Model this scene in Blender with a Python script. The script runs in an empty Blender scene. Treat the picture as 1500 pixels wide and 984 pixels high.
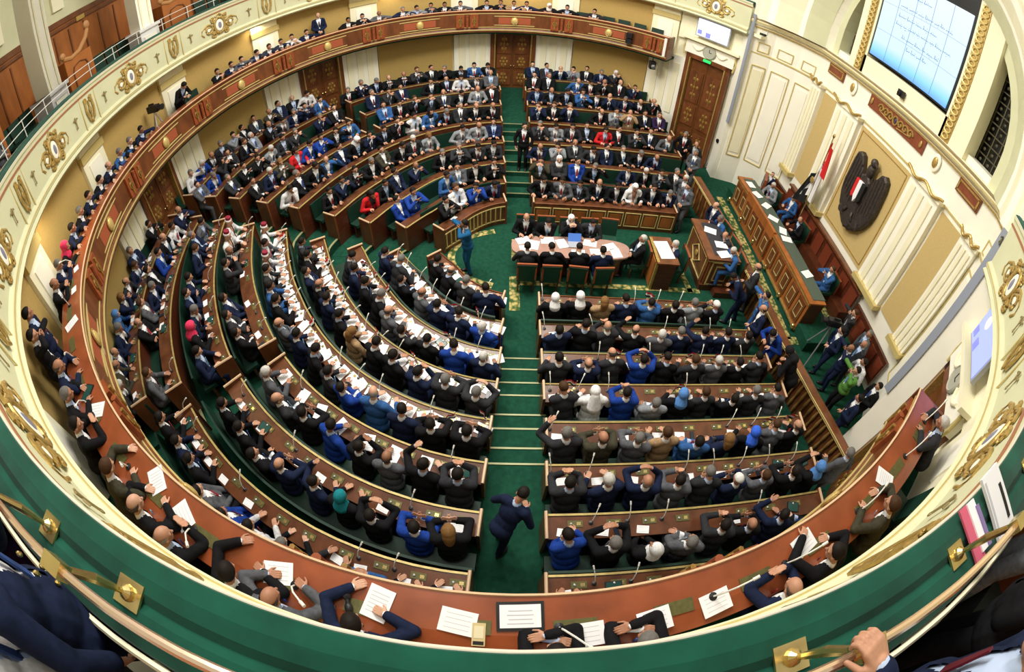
import bpy, bmesh, math, random
import numpy as np
from mathutils import Vector, Matrix, Euler
C = bpy.context.scene.collection
SC = bpy.context.scene
PI = math.pi
rad0 = math.radians
# ---------------------------------------------------------------- camera, world, lamps, exposure
cd = bpy.data.cameras.new('camera'); cam = bpy.data.objects.new('camera', cd); C.objects.link(cam)
cd.type = 'PANO'
cd.sensor_width = 36.0; cd.sensor_fit = 'HORIZONTAL'
cd.clip_start = 0.02; cd.clip_end = 200
cd.panorama_type = 'FISHEYE_EQUISOLID'
cd.fisheye_lens = 705.73 / 1500 * 36
cd.fisheye_fov = math.radians(220)
_f = Vector((0.0308118, 0.631046, -0.7751332)); _r = Vector((0.9991751, 0.0010775, 0.0405947)); _u = Vector((-0.0264523, 0.7757446, 0.6304923))
M = Matrix((( _r.x, _u.x, -_f.x, -0.2456), (_r.y, _u.y, -_f.y, -9.4881), (_r.z, _u.z, -_f.z, 8.6590), (0, 0, 0, 1)))
cam.matrix_world = M
SC.camera = cam
SC.view_settings.view_transform = 'Standard'; SC.view_settings.look = 'None'
SC.view_settings.exposure = 0.0; SC.view_settings.gamma = 1.0
SC.view_settings.use_curve_mapping = False
W = bpy.data.worlds.new('world'); SC.world = W; W.use_nodes = True
W.node_tree.nodes['Background'].inputs[0].default_value = (1.0, 0.97, 0.90, 1)
W.node_tree.nodes['Background'].inputs[1].default_value = 0.57
def area_lamp(name, loc, size, power, color, rot=(0, 0, 0)):
    l = bpy.data.lights.new(name, 'AREA'); l.shape = 'DISK'; l.size = size; l.energy = power; l.color = color
    o = bpy.data.objects.new(name, l); C.objects.link(o); o.location = loc; o.rotation_euler = rot
    return o
area_lamp('dome_light', (-0.5, 1.0, 13.8), 7.0, 1900, (1.0, 0.96, 0.88))
area_lamp('added_fill_light', (-4.5, 0.0, 11.5), 2.5, 900, (1.0, 0.95, 0.85), (0, rad0(-55), 0))  # added fill lamp, no real fixture: tilted to brighten the apse wall
area_lamp('added_fill_light', (-1.5, -7.6, 12.5), 2.5, 150, (1.0, 0.95, 0.85), (0, rad0(25), 0))  # second added lamp without a fixture, lifts the camera-facing sides of the columns
for i, (x, y) in enumerate(((-9.0, 5.5), (-9.0, -5.0), (0.5, 10.6), (-5.0, 9.5))):
    area_lamp('gallery_lamp', (x * .92, y * .92, 5.95), 0.5, 14, (1.0, 0.85, 0.6))

# ---------------------------------------------------------------- materials
MATS = {}
def mat(name, col, rough=0.6, metal=0.0, var=0.0, scale=6.0, spec=0.4, bump=0.0, kind='noise', col2=None, emit=0.0, sheen=0.0, stretch=None, coat=0.0):
    if name in MATS: return MATS[name]
    m = bpy.data.materials.new(name); m.use_nodes = True
    nt = m.node_tree; b = nt.nodes['Principled BSDF']
    b.inputs['Roughness'].default_value = rough; b.inputs['Metallic'].default_value = metal
    b.inputs['Specular IOR Level'].default_value = spec
    b.inputs['Sheen Weight'].default_value = sheen
    b.inputs['Coat Weight'].default_value = coat
    c = (*col, 1)
    b.inputs['Base Color'].default_value = c
    m.diffuse_color = c
    if var > 0 or col2 or bump:
        tc = nt.nodes.new('ShaderNodeTexCoord'); mp = nt.nodes.new('ShaderNodeMapping')
        nt.links.new(tc.outputs['Object'], mp.inputs[0])
        if stretch: mp.inputs['Scale'].default_value = stretch
        if kind == 'wave':
            t = nt.nodes.new('ShaderNodeTexWave'); t.inputs['Scale'].default_value = scale
            t.inputs['Distortion'].default_value = 5; t.inputs['Detail'].default_value = 3; fac = t.outputs['Fac']
        elif kind == 'voronoi':
            t = nt.nodes.new('ShaderNodeTexVoronoi'); t.inputs['Scale'].default_value = scale; fac = t.outputs['Distance']
        else:
            t = nt.nodes.new('ShaderNodeTexNoise'); t.inputs['Scale'].default_value = scale
            t.inputs['Detail'].default_value = 4; fac = t.outputs['Fac']
        nt.links.new(mp.outputs[0], t.inputs['Vector'])
        if col2 is None: col2 = tuple(max(0, x * (1 - var)) for x in col)
        mx = nt.nodes.new('ShaderNodeMix'); mx.data_type = 'RGBA'
        rr = nt.nodes.new('ShaderNodeMapRange'); rr.inputs[1].default_value = 0.3; rr.inputs[2].default_value = 0.7
        nt.links.new(fac, rr.inputs[0]); nt.links.new(rr.outputs[0], mx.inputs[0])
        mx.inputs[6].default_value = c; mx.inputs[7].default_value = (*col2, 1)
        nt.links.new(mx.outputs[2], b.inputs['Base Color'])
        if bump:
            bp = nt.nodes.new('ShaderNodeBump'); bp.inputs['Strength'].default_value = bump; bp.inputs['Distance'].default_value = 0.02
            nt.links.new(fac, bp.inputs['Height']); nt.links.new(bp.outputs[0], b.inputs['Normal'])
    if emit > 0:
        b.inputs['Emission Color'].default_value = c; b.inputs['Emission Strength'].default_value = emit
    MATS[name] = m
    return m
carpet = mat('green carpet', (0.012, 0.072, 0.042), 0.95, var=0.35, scale=9, spec=0.1, bump=0.1)
velvet = mat('green velvet', (0.005, 0.085, 0.052), 0.85, var=0.5, scale=4, spec=0.15, sheen=0.15, bump=0.05)
leather = mat('green leather', (0.006, 0.034, 0.020), 0.5, var=0.2)
wood_d = mat('dark mahogany', (0.105, 0.028, 0.012), 0.3, var=0.45, scale=5, kind='noise', stretch=(1, 1, 5), coat=0.3)
wood_r = mat('red mahogany', (0.34, 0.085, 0.030), 0.28, var=0.35, scale=3, stretch=(1, 1, 4), coat=0.12)
wood_t = mat('desk top veneer', (0.15, 0.052, 0.022), 0.3, var=0.5, scale=5, stretch=(1, 1, .4), coat=0.15)
wood_m = mat('walnut', (0.20, 0.065, 0.022), 0.35, var=0.5, scale=4, stretch=(1, 1, 0.4), coat=0.2)
wood_o = mat('honey brown wood', (0.40, 0.13, 0.03), 0.4, var=0.35, scale=4, stretch=(1, 1, 0.3))
cream = mat('cream plaster', (0.90, 0.85, 0.62), 0.6, var=0.06, scale=2)
cream_w = mat('white plaster', (0.94, 0.91, 0.78), 0.55, var=0.05, scale=2)
cream_g = mat('pale green plaster', (0.66, 0.66, 0.43), 0.6, var=0.08, scale=2)
tan = mat('ochre damask cloth', (0.50, 0.34, 0.11), 0.85, var=0.12, scale=30)
tan_l = mat('pale ochre damask', (0.60, 0.44, 0.18), 0.85, var=0.10, scale=30)
gold = mat('gilding', (0.62, 0.42, 0.13), 0.4, metal=0.5, var=0.4, scale=20)
gold_p = mat('gold paint line', (0.62, 0.50, 0.20), 0.5, metal=0.2)
brass = mat('brass', (0.80, 0.62, 0.26), 0.22, metal=0.9, var=0.2, scale=10)
copper = mat('polished copper rail', (0.90, 0.66, 0.46), 0.2, metal=0.85)
marble = mat('white marble', (0.82, 0.80, 0.80), 0.35, var=0.12, scale=3)
paper = mat('white paper', (0.90, 0.90, 0.92), 0.7)
black = mat('black plastic', (0.012, 0.012, 0.014), 0.4)
steel = mat('brushed steel', (0.55, 0.55, 0.57), 0.35, metal=0.7)
plate_m = mat('olive brass plate', (0.16, 0.15, 0.055), 0.4, metal=0.3, var=0.3, scale=30)
carpet_g = mat('gold patterned carpet border', (0.52, 0.42, 0.16), 0.95, col2=(0.05, 0.10, 0.03), kind='voronoi', scale=9, spec=0.1)
nosing = mat('brass stair nosing', (0.33, 0.33, 0.17), 0.5, metal=0.2)
glassd = mat('dark grille glass', (0.020, 0.020, 0.016), 0.3, var=0.3, scale=12)
grille = mat('bronze grille', (0.085, 0.075, 0.04), 0.5, metal=0.3)
red = mat('red cloth', (0.62, 0.02, 0.02), 0.8); whitec = mat('white cloth', (0.85, 0.85, 0.86), 0.85); blackc = mat('black cloth', (0.01, 0.01, 0.01), 0.85)
bronze = mat('dark bronze', (0.075, 0.060, 0.052), 0.45, metal=0.3, var=0.5, scale=15)
doorc = mat('carved door wood', (0.15, 0.052, 0.014), 0.35, var=0.3, scale=6)
doorg = mat('carved gilt relief', (0.42, 0.24, 0.06), 0.4, metal=0.3, var=0.5, scale=18)
grey_m = mat('grey painted metal', (0.36, 0.38, 0.42), 0.5)
scr_w = mat('lit screen white', (0.62, 0.80, 0.95), 0.4, emit=1.0)
scr_b = mat('lit screen blue', (0.10, 0.45, 0.85), 0.4, emit=0.9)
scr_t = mat('lit screen ink', (0.10, 0.25, 0.55), 0.4, emit=0.2)
scr_p = mat('lit screen pale', (0.72, 0.76, 0.95), 0.4, emit=0.9)
scr_v = mat('lit screen violet', (0.20, 0.22, 0.85), 0.4, emit=0.7)
green_l = mat('lit exit sign green', (0.02, 0.6, 0.12), 0.4, emit=1.0)
plastic_w = mat('off white plastic', (0.75, 0.75, 0.70), 0.4)

rail_m = mat('worn gilt rail', (.40, .30, .10), .45, metal=.3, var=.3, scale=12)
# ---------------------------------------------------------------- mesh builder
class MB:
    def __init__(s): s.v = []; s.f = []; s.m = []; s.mats = []; s.sm = False
    def mi(s, m):
        if m not in s.mats: s.mats.append(m)
        return s.mats.index(m)
    def add(s, vs, fs, m, T=None):
        n = len(s.v); k = s.mi(m)
        for v in vs: s.v.append(tuple(T @ Vector(v)) if T is not None else tuple(v))
        for f in fs: s.f.append(tuple(i + n for i in f)); s.m.append(k)
        return s
    def box(s, c, d, m, rz=0, T=None, rx=0, ry=0):
        a, b, e = d[0] / 2, d[1] / 2, d[2] / 2
        R = Euler((rx, ry, rz)).to_matrix(); c = Vector(c)
        vs = [c + R @ Vector((x * a, y * b, z * e)) for z in (-1, 1) for y in (-1, 1) for x in (-1, 1)]
        return s.add(vs, [(0, 2, 3, 1), (4, 5, 7, 6), (0, 1, 5, 4), (2, 6, 7, 3), (0, 4, 6, 2), (1, 3, 7, 5)], m, T)
    def tube(s, pts, r, m, n=8, T=None, cap=True):
        pts = [Vector(p) for p in pts]; L = len(pts)
        rs = r if isinstance(r, (list, tuple)) else [r] * L
        vs = []; up = None
        for i, p in enumerate(pts):
            t = (pts[min(i + 1, L - 1)] - pts[max(i - 1, 0)])
            t = t.normalized() if t.length > 1e-9 else Vector((0, 0, 1))
            if up is None: up = Vector((0, 0, 1)) if abs(t.z) < .9 else Vector((1, 0, 0))
            a = t.cross(up)
            if a.length < 1e-6: a = t.cross(Vector((1, .3, .2)))
            a.normalize(); b = t.cross(a); up = -b if False else up
            for j in range(n):
                q = 2 * PI * j / n; vs.append(p + (a * math.cos(q) + b * math.sin(q)) * rs[i])
        fs = []
        for i in range(L - 1):
            for j in range(n):
                k = (j + 1) % n; fs.append((i * n + j, i * n + k, (i + 1) * n + k, (i + 1) * n + j))
        if cap: fs += [tuple(range(n))[::-1], tuple((L - 1) * n + j for j in range(n))]
        return s.add(vs, fs, m, T)
    def lathe(s, prof, m, n=16, T=None, c=(0, 0, 0)):
        vs = []; L = len(prof)
        for r, z in prof:
            for j in range(n): q = 2 * PI * j / n; vs.append((c[0] + r * math.cos(q), c[1] + r * math.sin(q), c[2] + z))
        fs = [(i * n + j, i * n + (j + 1) % n, (i + 1) * n + (j + 1) % n, (i + 1) * n + j) for i in range(L - 1) for j in range(n)]
        fs += [tuple(range(n))[::-1], tuple((L - 1) * n + j for j in range(n))]
        return s.add(vs, fs, m, T)
    def ell(s, c, r, m, n=12, k=8, T=None):
        prof = []
        vs = []
        for i in range(k + 1):
            a = -PI / 2 + PI * i / k
            for j in range(n):
                q = 2 * PI * j / n
                vs.append((c[0] + r[0] * math.cos(a) * math.cos(q), c[1] + r[1] * math.cos(a) * math.sin(q), c[2] + r[2] * math.sin(a)))
        fs = [(i * n + j, i * n + (j + 1) % n, (i + 1) * n + (j + 1) % n, (i + 1) * n + j) for i in range(k) for j in range(n)]
        return s.add(vs, fs, m, T)
    def prism(s, poly, d0, d1, m, T=None):
        """poly in local XZ, extruded along Y from d0 to d1"""
        n = len(poly)
        vs = [(x, d0, z) for x, z in poly] + [(x, d1, z) for x, z in poly]
        fs = [tuple(range(n)), tuple(range(2 * n - 1, n - 1, -1))] + [(i, i + n, (i + 1) % n + n, (i + 1) % n) for i in range(n)]
        return s.add(vs, fs, m, T)
    def sweep(s, path, prof, m, T=None, closed=False):
        """path: [(x,y,nx,ny)] with outward normal; prof: closed polygon [(offset,z)]"""
        n = len(prof); vs = []
        for x, y, nx, ny in path:
            for o, z in prof: vs.append((x + nx * o, y + ny * o, z))
        L = len(path); fs = []
        for i in range(L - 1 if not closed else L):
            i2 = (i + 1) % L
            for j in range(n):
                k = (j + 1) % n; fs.append((i * n + j, i * n + k, i2 * n + k, i2 * n + j))
        if not closed: fs += [tuple(range(n))[::-1], tuple((L - 1) * n + j for j in range(n))]
        return s.add(vs, fs, m, T)
    def build(s, name, parent=None, smooth=False, loc=None, rz=0):
        me = bpy.data.meshes.new(name); me.from_pydata(s.v, [], s.f)
        for m in s.mats: me.materials.append(m)
        me.polygons.foreach_set('material_index', s.m)
        bm = bmesh.new(); bm.from_mesh(me); bmesh.ops.recalc_face_normals(bm, faces=bm.faces); bm.to_mesh(me); bm.free()
        if smooth: me.polygons.foreach_set('use_smooth', [True] * len(me.polygons))
        me.update()
        o = bpy.data.objects.new(name, me); C.objects.link(o)
        if parent is not None: o.parent = parent
        if loc is not None: o.location = loc
        o.rotation_euler = (0, 0, rz)
        return o
def tag(o, label=None, cat=None, group=None, kind=None):
    if label: o['label'] = label
    if cat: o['category'] = cat
    if group: o['group'] = group
    if kind: o['kind'] = kind
    return o
def empty(name, loc=(0, 0, 0), rz=0, label=None, cat=None, group=None):
    o = bpy.data.objects.new(name, None); C.objects.link(o); o.location = loc; o.rotation_euler = (0, 0, rz); o.empty_display_size = .1
    return tag(o, label, cat, group)
def copy_tree(o, parent=None):
    c = o.copy(); C.objects.link(c); c.parent = parent
    for ch in list(o.children):
        d = ch.copy(); C.objects.link(d); d.parent = c
        for g in ch.children:
            e = g.copy(); C.objects.link(e); e.parent = d
    return c
def rad(a): return math.radians(a)
def ring(R, a0, a1, step=2.0):
    n = max(2, int(abs(a1 - a0) / step) + 1); out = []
    for i in range(n):
        a = rad(a0 + (a1 - a0) * i / (n - 1)); out.append((R * math.cos(a), R * math.sin(a), math.cos(a), math.sin(a)))
    return out
ORD = 'first second third fourth fifth sixth seventh eighth ninth tenth eleventh twelfth thirteenth fourteenth fifteenth sixteenth seventeenth eighteenth nineteenth twentieth'.split()
def ordn(i):
    if i < 20: return ORD[i]
    t = ['twenty', 'thirty', 'forty'][(i + 1) // 10 - 2]; r = (i + 1) % 10
    return {0: ['twentieth', 'thirtieth', 'fortieth'][(i + 1) // 10 - 2]}.get(r, t + '-' + ORD[r - 1])

# ---------------------------------------------------------------- layout of the chamber (metres, floor centre at 0,0)
YK = [1.86, 2.77, 3.68, 4.61, 5.59, 6.50, 7.40, 8.35, 9.15]          # desk front edges, distance from the hall axis
ZK = [0.75, 0.82, 0.99, 1.25, 1.56, 1.81, 2.04, 2.21, 2.36]          # desk top heights
FK = [0.0, 0.07, 0.24, 0.50, 0.80, 1.04, 1.24, 1.38, 1.50]           # floor under each row of seats
DEV = [(0, 0), (12, -.03), (24, -.07), (38, -.11), (50, -.135), (59, -.13), (70, -.07), (79, 0.0), (87, .12), (90, .15)]
WK = [1, .85, .55, .42, .35, .30, .2, 0, 0]
def rleft(k, th):
    t = abs(th)
    for (a, p), (b, q) in zip(DEV, DEV[1:]):
        if a <= t <= b: d = p + (q - p) * (t - a) / (b - a); break
    else: d = .15
    return YK[k] * (1 + WK[k] * d)
def left_path(k, t0, t1, side, off=0.0, step=2.5):
    """t = angle away from the hall's cross axis towards the west (0..90); side -1 = near half, 1 = far half"""
    n = max(2, int(abs(t1 - t0) / step) + 1); P = []
    for i in range(n):
        t = t0 + (t1 - t0) * i / (n - 1)
        r = (rleft(k, max(0, t - 2)) + rleft(k, t) + rleft(k, min(90, t + 2))) / 3
        P.append((-r * math.sin(rad(t)), side * r * math.cos(rad(t))))
    out = []
    for i, p in enumerate(P):
        a = P[max(0, i - 1)]; b = P[min(n - 1, i + 1)]
        tx, ty = b[0] - a[0], b[1] - a[1]; l = math.hypot(tx, ty)
        nx, ny = ty / l, -tx / l
        if nx * p[0] + ny * p[1] < 0: nx, ny = -nx, -ny
        out.append((p[0] + nx * off, p[1] + ny * off, nx, ny))
    return out
XR0 = [.68, .66, .65, .63, .61, .56, .50, .46]
XR1 = [5.0, 5.75, 5.85, 5.8, 5.75, 5.55, 5.3, 4.6]
def right_path(k, side, off=0.0):
    y = side * (YK[k] + off); n = 10
    return [(XR0[k] + (XR1[k] - XR0[k]) * i / n, y, 0, side) for i in range(n + 1)]
SECTIONS = []   # (row, block name, path fn)
for k in range(8):
    for side, bn in ((-1, 'near right block'), (1, 'far right block')):
        SECTIONS.append((k, bn, lambda off=0.0, k=k, side=side: right_path(k, side, off), side))
for k in range(9):
    for side in (-1, 1):
        s0 = math.degrees(math.asin([.1, .12, .15, .2, .28, .34, .38, .5, .5][k] / YK[k])) + .3
        we = 90 - math.degrees(.45 / YK[k])
        nm = 'near' if side < 0 else 'far'
        if k < 5: L = [(s0, we, nm + ' left block')]
        elif k < 8: L = [(s0, 43.2, nm + ' left block'), (47.5, we, nm + ' west block')]
        else: L = [(48.0, we, nm + ' west block')]
        for t0, t1, bn in L:
            SECTIONS.append((k, bn, lambda off=0.0, k=k, side=side, t0=t0, t1=t1: left_path(k, t0, t1, side, off), side))

# ================================================================= STRUCTURE
# floor
mb = MB(); mb.add([(16 * math.cos(rad(a)), 16 * math.sin(rad(a)), 0) for a in range(0, 360, 5)], [tuple(range(72))], carpet)
tag(mb.build('floor'), kind='structure')
# tiers of floor under the rows
for k in range(1, 9):
    mb = MB()
    for side in (-1, 1):
        if k < 8:
            y0, y1 = YK[k] - .02, (YK[k + 1] - .02 if k < 7 else 10.05)
            x1 = 6.05 if k < 6 else 6.0
            mb.box(((x1 + .72) / 2, side * (y0 + y1) / 2, FK[k] / 2), (x1 - .72, y1 - y0, FK[k]), carpet)
        a = left_path(k, 0, 90, side, -.02); 
        if k < 7: b = left_path(k + 1, 0, 90, side, -.02)
        else: b = [(10.02 * p[0] / math.hypot(p[0], p[1]), 10.02 * p[1] / math.hypot(p[0], p[1]), 0, 0) for p in a]
        if k == 8: a = left_path(8, 46, 90, side, -.02); b = [(10.02 * p[0] / math.hypot(p[0], p[1]), 10.02 * p[1] / math.hypot(p[0], p[1]), 0, 0) for p in a]
        n = len(a); vs = []
        for i in range(n):
            x0 = min(a[i][0], -.48); x1 = min(b[i][0], -.48)
            vs += [(x0, a[i][1], 0), (x0, a[i][1], FK[k]), (x1, b[i][1], FK[k]), (x1, b[i][1], 0)]
        fs = [(4 * i + 1, 4 * i + 2, 4 * i + 6, 4 * i + 5) for i in range(n - 1)] + [(4 * i, 4 * i + 1, 4 * i + 5, 4 * i + 4) for i in range(n - 1)] + [(4 * i + 2, 4 * i + 3, 4 * i + 7, 4 * i + 6) for i in range(n - 1)]
        fs += [(0, 3, 2, 1), (4 * n - 4, 4 * n - 3, 4 * n - 2, 4 * n - 1)]
        mb.add(vs, fs, carpet)
    tag(mb.build('floor_tier'), kind='structure')
# stairs in the central aisle, both sides
STY = [3.18, 3.58, 4.02, 4.42, 4.95, 5.33, 5.80, 6.17]
for side in (-1, 1):
    mb = MB(); prev = 0
    for i, y in enumerate(STY):
        z = .15 * (i + 1); y1 = STY[i + 1] if i < 7 else 10.02
        mb.box((.12, side * (y + y1) / 2, z / 2), (1.24, abs(y1 - y), z), carpet)
        mb.box((.10, side * (y + .02), z + .008), (1.22, .035, .018), nosing)
    tag(mb.build('floor_stairs'), kind='structure')
# nosings where the radial aisles climb the tiers
mb = MB()
for side in (-1, 1):
    for k in range(1, 8):
        if k >= 5:
            p = left_path(k, 43.4, 47.3, side, 0, 1.0)
            mb.sweep(p, [(-.03, FK[k]), (.03, FK[k]), (.03, FK[k] + .02), (-.03, FK[k] + .02)], nosing)
        we = 90 - math.degrees(.42 / YK[k]); p = left_path(k, we, 90, side, 0, 1.5)
        mb.sweep(p, [(-.03, FK[k]), (.03, FK[k]), (.03, FK[k] + .02), (-.03, FK[k] + .02)], nosing)
tag(mb.build('trim_aisle_nosings'), kind='structure')

RW = 10.0
# ---- rotunda wall, lower level: cloth panels, pilasters, doors
AP = 35.5   # angle where the apse opens
mb = MB()
def wallseg(mb, a0, a1, R, z0, z1, th, m, step=2.0):
    mb.sweep(ring(R, a0, a1, step), [(0, z0), (th, z0), (th, z1), (0, z1)], m)
mbw = MB(); wallseg(mbw, AP, 360 - AP, RW + .12, 0, 6.3, .35, cream)
tag(mbw.build('wall_rotunda'), kind='structure')
mbt = MB(); mbp = MB()
doors = [45, 90, 135, 180, 225, 270, 315]
for c in [67.5 + 45 * i for i in range(6)]:
    wallseg(mbt, c - 8.6, c + 8.6, RW + .02, .2, 4.15, .12, tan)
for c in doors:
    for s in (-1, 1):
        if c in (45, 315) and abs((c + s * 9) % 360 - 180) > 180 - AP: continue
        a0, a1 = c + s * 5.2, c + s * 13.6
        if (c, s) in ((45, -1), (315, 1)): continue
        wallseg(mbp, min(a0, a1), max(a0, a1), RW - .06, 0, 4.1, .2, cream_w)
        for u in (.22, .5, .78):
            aa = a0 + (a1 - a0) * u
            wallseg(mbp, aa - .7, aa + .7, RW - .10, 1.6, 3.8, .06, cream, 1)
wallseg(mbt, 0, 0.01, 20, 0, .01, .01, tan)
tag(mbt.build('wall_cloth_panels'), kind='structure'); tag(mbp.build('wall_pilasters'), kind='structure')
# gallery level wall: 22.5 degree bays
mbt = MB(); mbp = MB()
for i in range(12):
    c = 56.25 + 22.5 * i
    if c > 304: break
    wallseg(mbp, c - 3, c + 3, RW - .07, 4.1, 6.1, .2, cream)
    wallseg(mbp, c - 1.7, c + 1.7, RW - .10, 4.6, 5.4, .06, cream_w, 1)
    wallseg(mbp, c - 3.2, c + 3.2, RW - .12, 5.55, 5.75, .1, gold_p, 1)
    if i < 11: wallseg(mbt, c + 3, c + 19.5, RW + .02, 4.1, 6.1, .12, tan)
tag(mbt.build('wall_gallery_cloth'), kind='structure'); tag(mbp.build('wall_gallery_pilasters'), kind='structure')
# frieze band under the upper balustrade
mb = MB()
wallseg(mb, AP, 53, RW - .02, 4.9, 6.1, .2, cream); wallseg(mb, 307, 360 - AP, RW - .02, 4.9, 6.1, .2, cream)
tag(mb.build('wall_frieze'), kind='structure')

def T_at(a, R, z):   # local X = tangent, local Y = outward, Z up
    a = rad(a); return Matrix.Translation((R * math.cos(a), R * math.sin(a), z)) @ Matrix.Rotation(a - PI / 2, 4, 'Z')
dn = 0
def door(a, z0, ztop, w, gallery=False):
    global dn; dn += 1
    T = T_at(a, RW - .05, 0); h = ztop - z0
    mb = MB()
    for s in (-1, 1):
        mb.box((s * (w / 2 - .07), 0, z0 + h / 2), (.16, .26, h), wood_m, T=T)
        mb.box((s * (w / 2 - .17), -.03, z0 + h / 2 - .08), (.05, .26, h - .16), gold, T=T)
    mb.box((0, 0, ztop - .08), (w, .26, .18), wood_m, T=T)
    o = tag(mb.build('door_%d' % dn), kind='structure')
    for s in (-1, 1):
        mb = MB(); lw = (w - .36) / 2
        mb.box((s * lw / 2, .06, z0 + h / 2 - .09), (lw - .01, .1, h - .18), doorc, T=T)
        for j, (zc, hh) in enumerate(((.16, .22), (.42, .2), (.70, .30))):
            zz = z0 + zc * h
            mb.box((s * lw / 2, .0, zz), (lw * .8, .04, hh * h), wood_m, T=T)
            for q in range(7):
                ang = q * 2 * PI / 6
                mb.ell((s * lw / 2 + .13 * math.cos(ang) * (q > 0), -.02, zz + .09 * h * hh * 3.2 * math.sin(ang) * (q > 0)), (.055, .03, .075), doorg, 8, 5, T=T)
            mb.tube([(s * lw / 2, -.03, zz - hh * h * .42), (s * lw / 2, -.03, zz + hh * h * .42)], .018, doorg, 6, T=T)
        mb.build('door_leaf', o)
    mb = MB(); mb.ell((.06, -.06, z0 + 1.05), (.03, .03, .03), brass, T=T); mb.ell((-.06, -.06, z0 + 1.05), (.03, .03, .03), brass, T=T)
    mb.build('door_handle', o)
    return o, T
for a in doors:
    z0 = 0 if a in (45, 315) else (1.2 if a in (90, 270) else 1.36)
    if a in (270,): pass
    o, T = door(a, z0, 4.42 if a in (45, 315) else 4.1, 1.78)
    if a in (45, 315):   # carved over-door with a clock
        mb = MB()
        mb.box((0, -.02, 4.72), (2.0, .22, .58), cream_w, T=T)
        mb.box((0, -.10, 5.06), (2.3, .42, .10), cream, T=T); mb.box((0, -.06, 4.99), (2.15, .32, .06), gold_p, T=T)
        for s in (-1, 1):
            mb.tube([(s * (.28 + .42 * t), -.15, 4.78 - .14 * math.sin(PI * t)) for t in [i / 8 for i in range(9)]], .035, cream, 8, T=T)
            mb.tube([(s * 1.0, -.1, 4.9), (s * 1.06, -.1, 4.6), (s * 1.0, -.1, 4.3)], .04, gold_p, 8, T=T)
        mb.build('overdoor_carving', o)
        mb = MB(); TT = T @ Matrix.Translation((0, -.16, 4.72)) @ Matrix.Rotation(PI / 2, 4, 'X')
        mb.lathe([(.0, -.03), (.26, -.03), (.27, .02), (.24, .05), (.22, .03), (0, .03)], mat('grey stone ring', (.42, .42, .34), .6), 24, T=TT)
        mb.box((0, .06, .035), (.02, .13, .01), black, T=TT); mb.box((.05, 0, .035), (.1, .02, .01), black, T=TT)
        tag(mb.build('wall_clock'), 'round grey clock in the white carving above the %s carved door' % ('far' if a == 45 else 'near'), 'clock')
        mb = MB(); mb.box((.0, -.22, 4.36), (.3, .04, .1), green_l, T=T)
        if a == 45: tag(mb.build('exit_sign'), 'small lit green sign at the top of the %s carved door' % ('far' if a == 45 else 'near'), 'sign')
        # television
        tv = empty('television', (T_at(a, RW - .3, 5.25)).to_translation(), rad(a) - PI / 2, 'flat television showing a pale chamber view above the %s carved door' % ('far' if a == 45 else 'near'), 'television', 'televisions above the carved doors')
        mb = MB(); mb.box((0, .04, .36), (1.32, .08, .76), grey_m); mb.build('tv_case', tv)
        mb = MB()
        pale = scr_p if a == 45 else mat('lit screen periwinkle', (.30, .36, .95), .4, emit=.8)
        mb.box((0, -.008, .36), (1.24, .01, .68), pale)
        mb.ell((-.30, -.012, .52), (.13, .005, .13), mat('lit screen pink', (.75, .6, .85), .4, emit=.7))
        mb.box((-.50, -.016, .17), (.17, .01, .17), scr_v); mb.box((-.16, -.016, .13), (.19, .01, .19), scr_v)
        mb.build('tv_screen', tv)

# ---- apse: flanks, back wall, cornice, arch
XW = 9.9; HY = 4.23
fl = [(7.92, 5.65), (8.62, 5.50), (9.35, 4.9), (9.9, 4.23)]
for side, nm in ((1, 'left'), (-1, 'right')):
    mb = MB()
    for (x0, y0), (x1, y1) in zip(fl, fl[1:]):
        dx, dy = x1 - x0, y1 - y0; l = math.hypot(dx, dy); ang = math.atan2(dy, dx)
        cx, cy = (x0 + x1) / 2 - dy / l * .15 , (y0 + y1) / 2 + dx / l * .15
        cx, cy = (x0 + x1) / 2 + (-dy / l) * .15, (y0 + y1) / 2 + (dx / l) * .15
        mb.box((cx, side * cy, 3.5), (l + .05, .3, 7.0), cream_w, rz=side * ang)
        # gold-lined panel
        px, py = (x0 + x1) / 2 - (-dy / l) * .012, (y0 + y1) / 2 - (dx / l) * .012
        ww = l * .36
        for dz, hh, hz in ((2.9, 3.6, 0),):
            Tm = Matrix.Translation((px, side * py, 0)) @ Matrix.Rotation(side * ang, 4, 'Z')
            for sx in (-1, 1): mb.box((sx * ww, 0, 3.1), (.035, .04, 3.8), gold_p, T=Tm)
            for zz in (1.2, 5.0): mb.box((0, 0, zz), (ww * 2, .04, .035), gold_p, T=Tm)
            mb.box((0, .005, 3.1), (ww * 1.5, .03, 3.5), cream_w if (x0 > 8) else cream, T=Tm)
            for sx in (-1, 1): mb.box((sx * ww * .8, 0, 5.75), (.03, .04, .35), gold_p, T=Tm)
            for zz in (5.58, 5.92): mb.box((0, 0, zz), (ww * 1.6, .04, .03), gold_p, T=Tm)
    tag(mb.build('wall_apse_' + nm), kind='structure')
    # pier between rotunda wall and apse, and the grey strip on it
    mb = MB(); a0 = rad(side * AP)
    mb.box((7.98, side * 5.98, 4.0), (.5, .62, 8.0), cream_w, rz=side * rad(-4))
    tag(mb.build('trim_apse_pier'), kind='structure')
    mb = MB(); mb.box((7.70, side * 5.64 + 0, 4.7), (.05, .18, 4.4), mat('grey sound column', (.30, .33, .40), .5))
    tag(mb.build('column_loudspeaker'), 'tall slim grey column loudspeaker on the pier %s the platform' % ('at the far side of' if side > 0 else 'at the near side of'), 'loudspeaker')
mb = MB(); mb.box((XW + .2, 0, 3.5), (.4, 2 * HY + .6, 7.0), cream_w)
tag(mb.build('wall_apse_back'), kind='structure')
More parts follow.
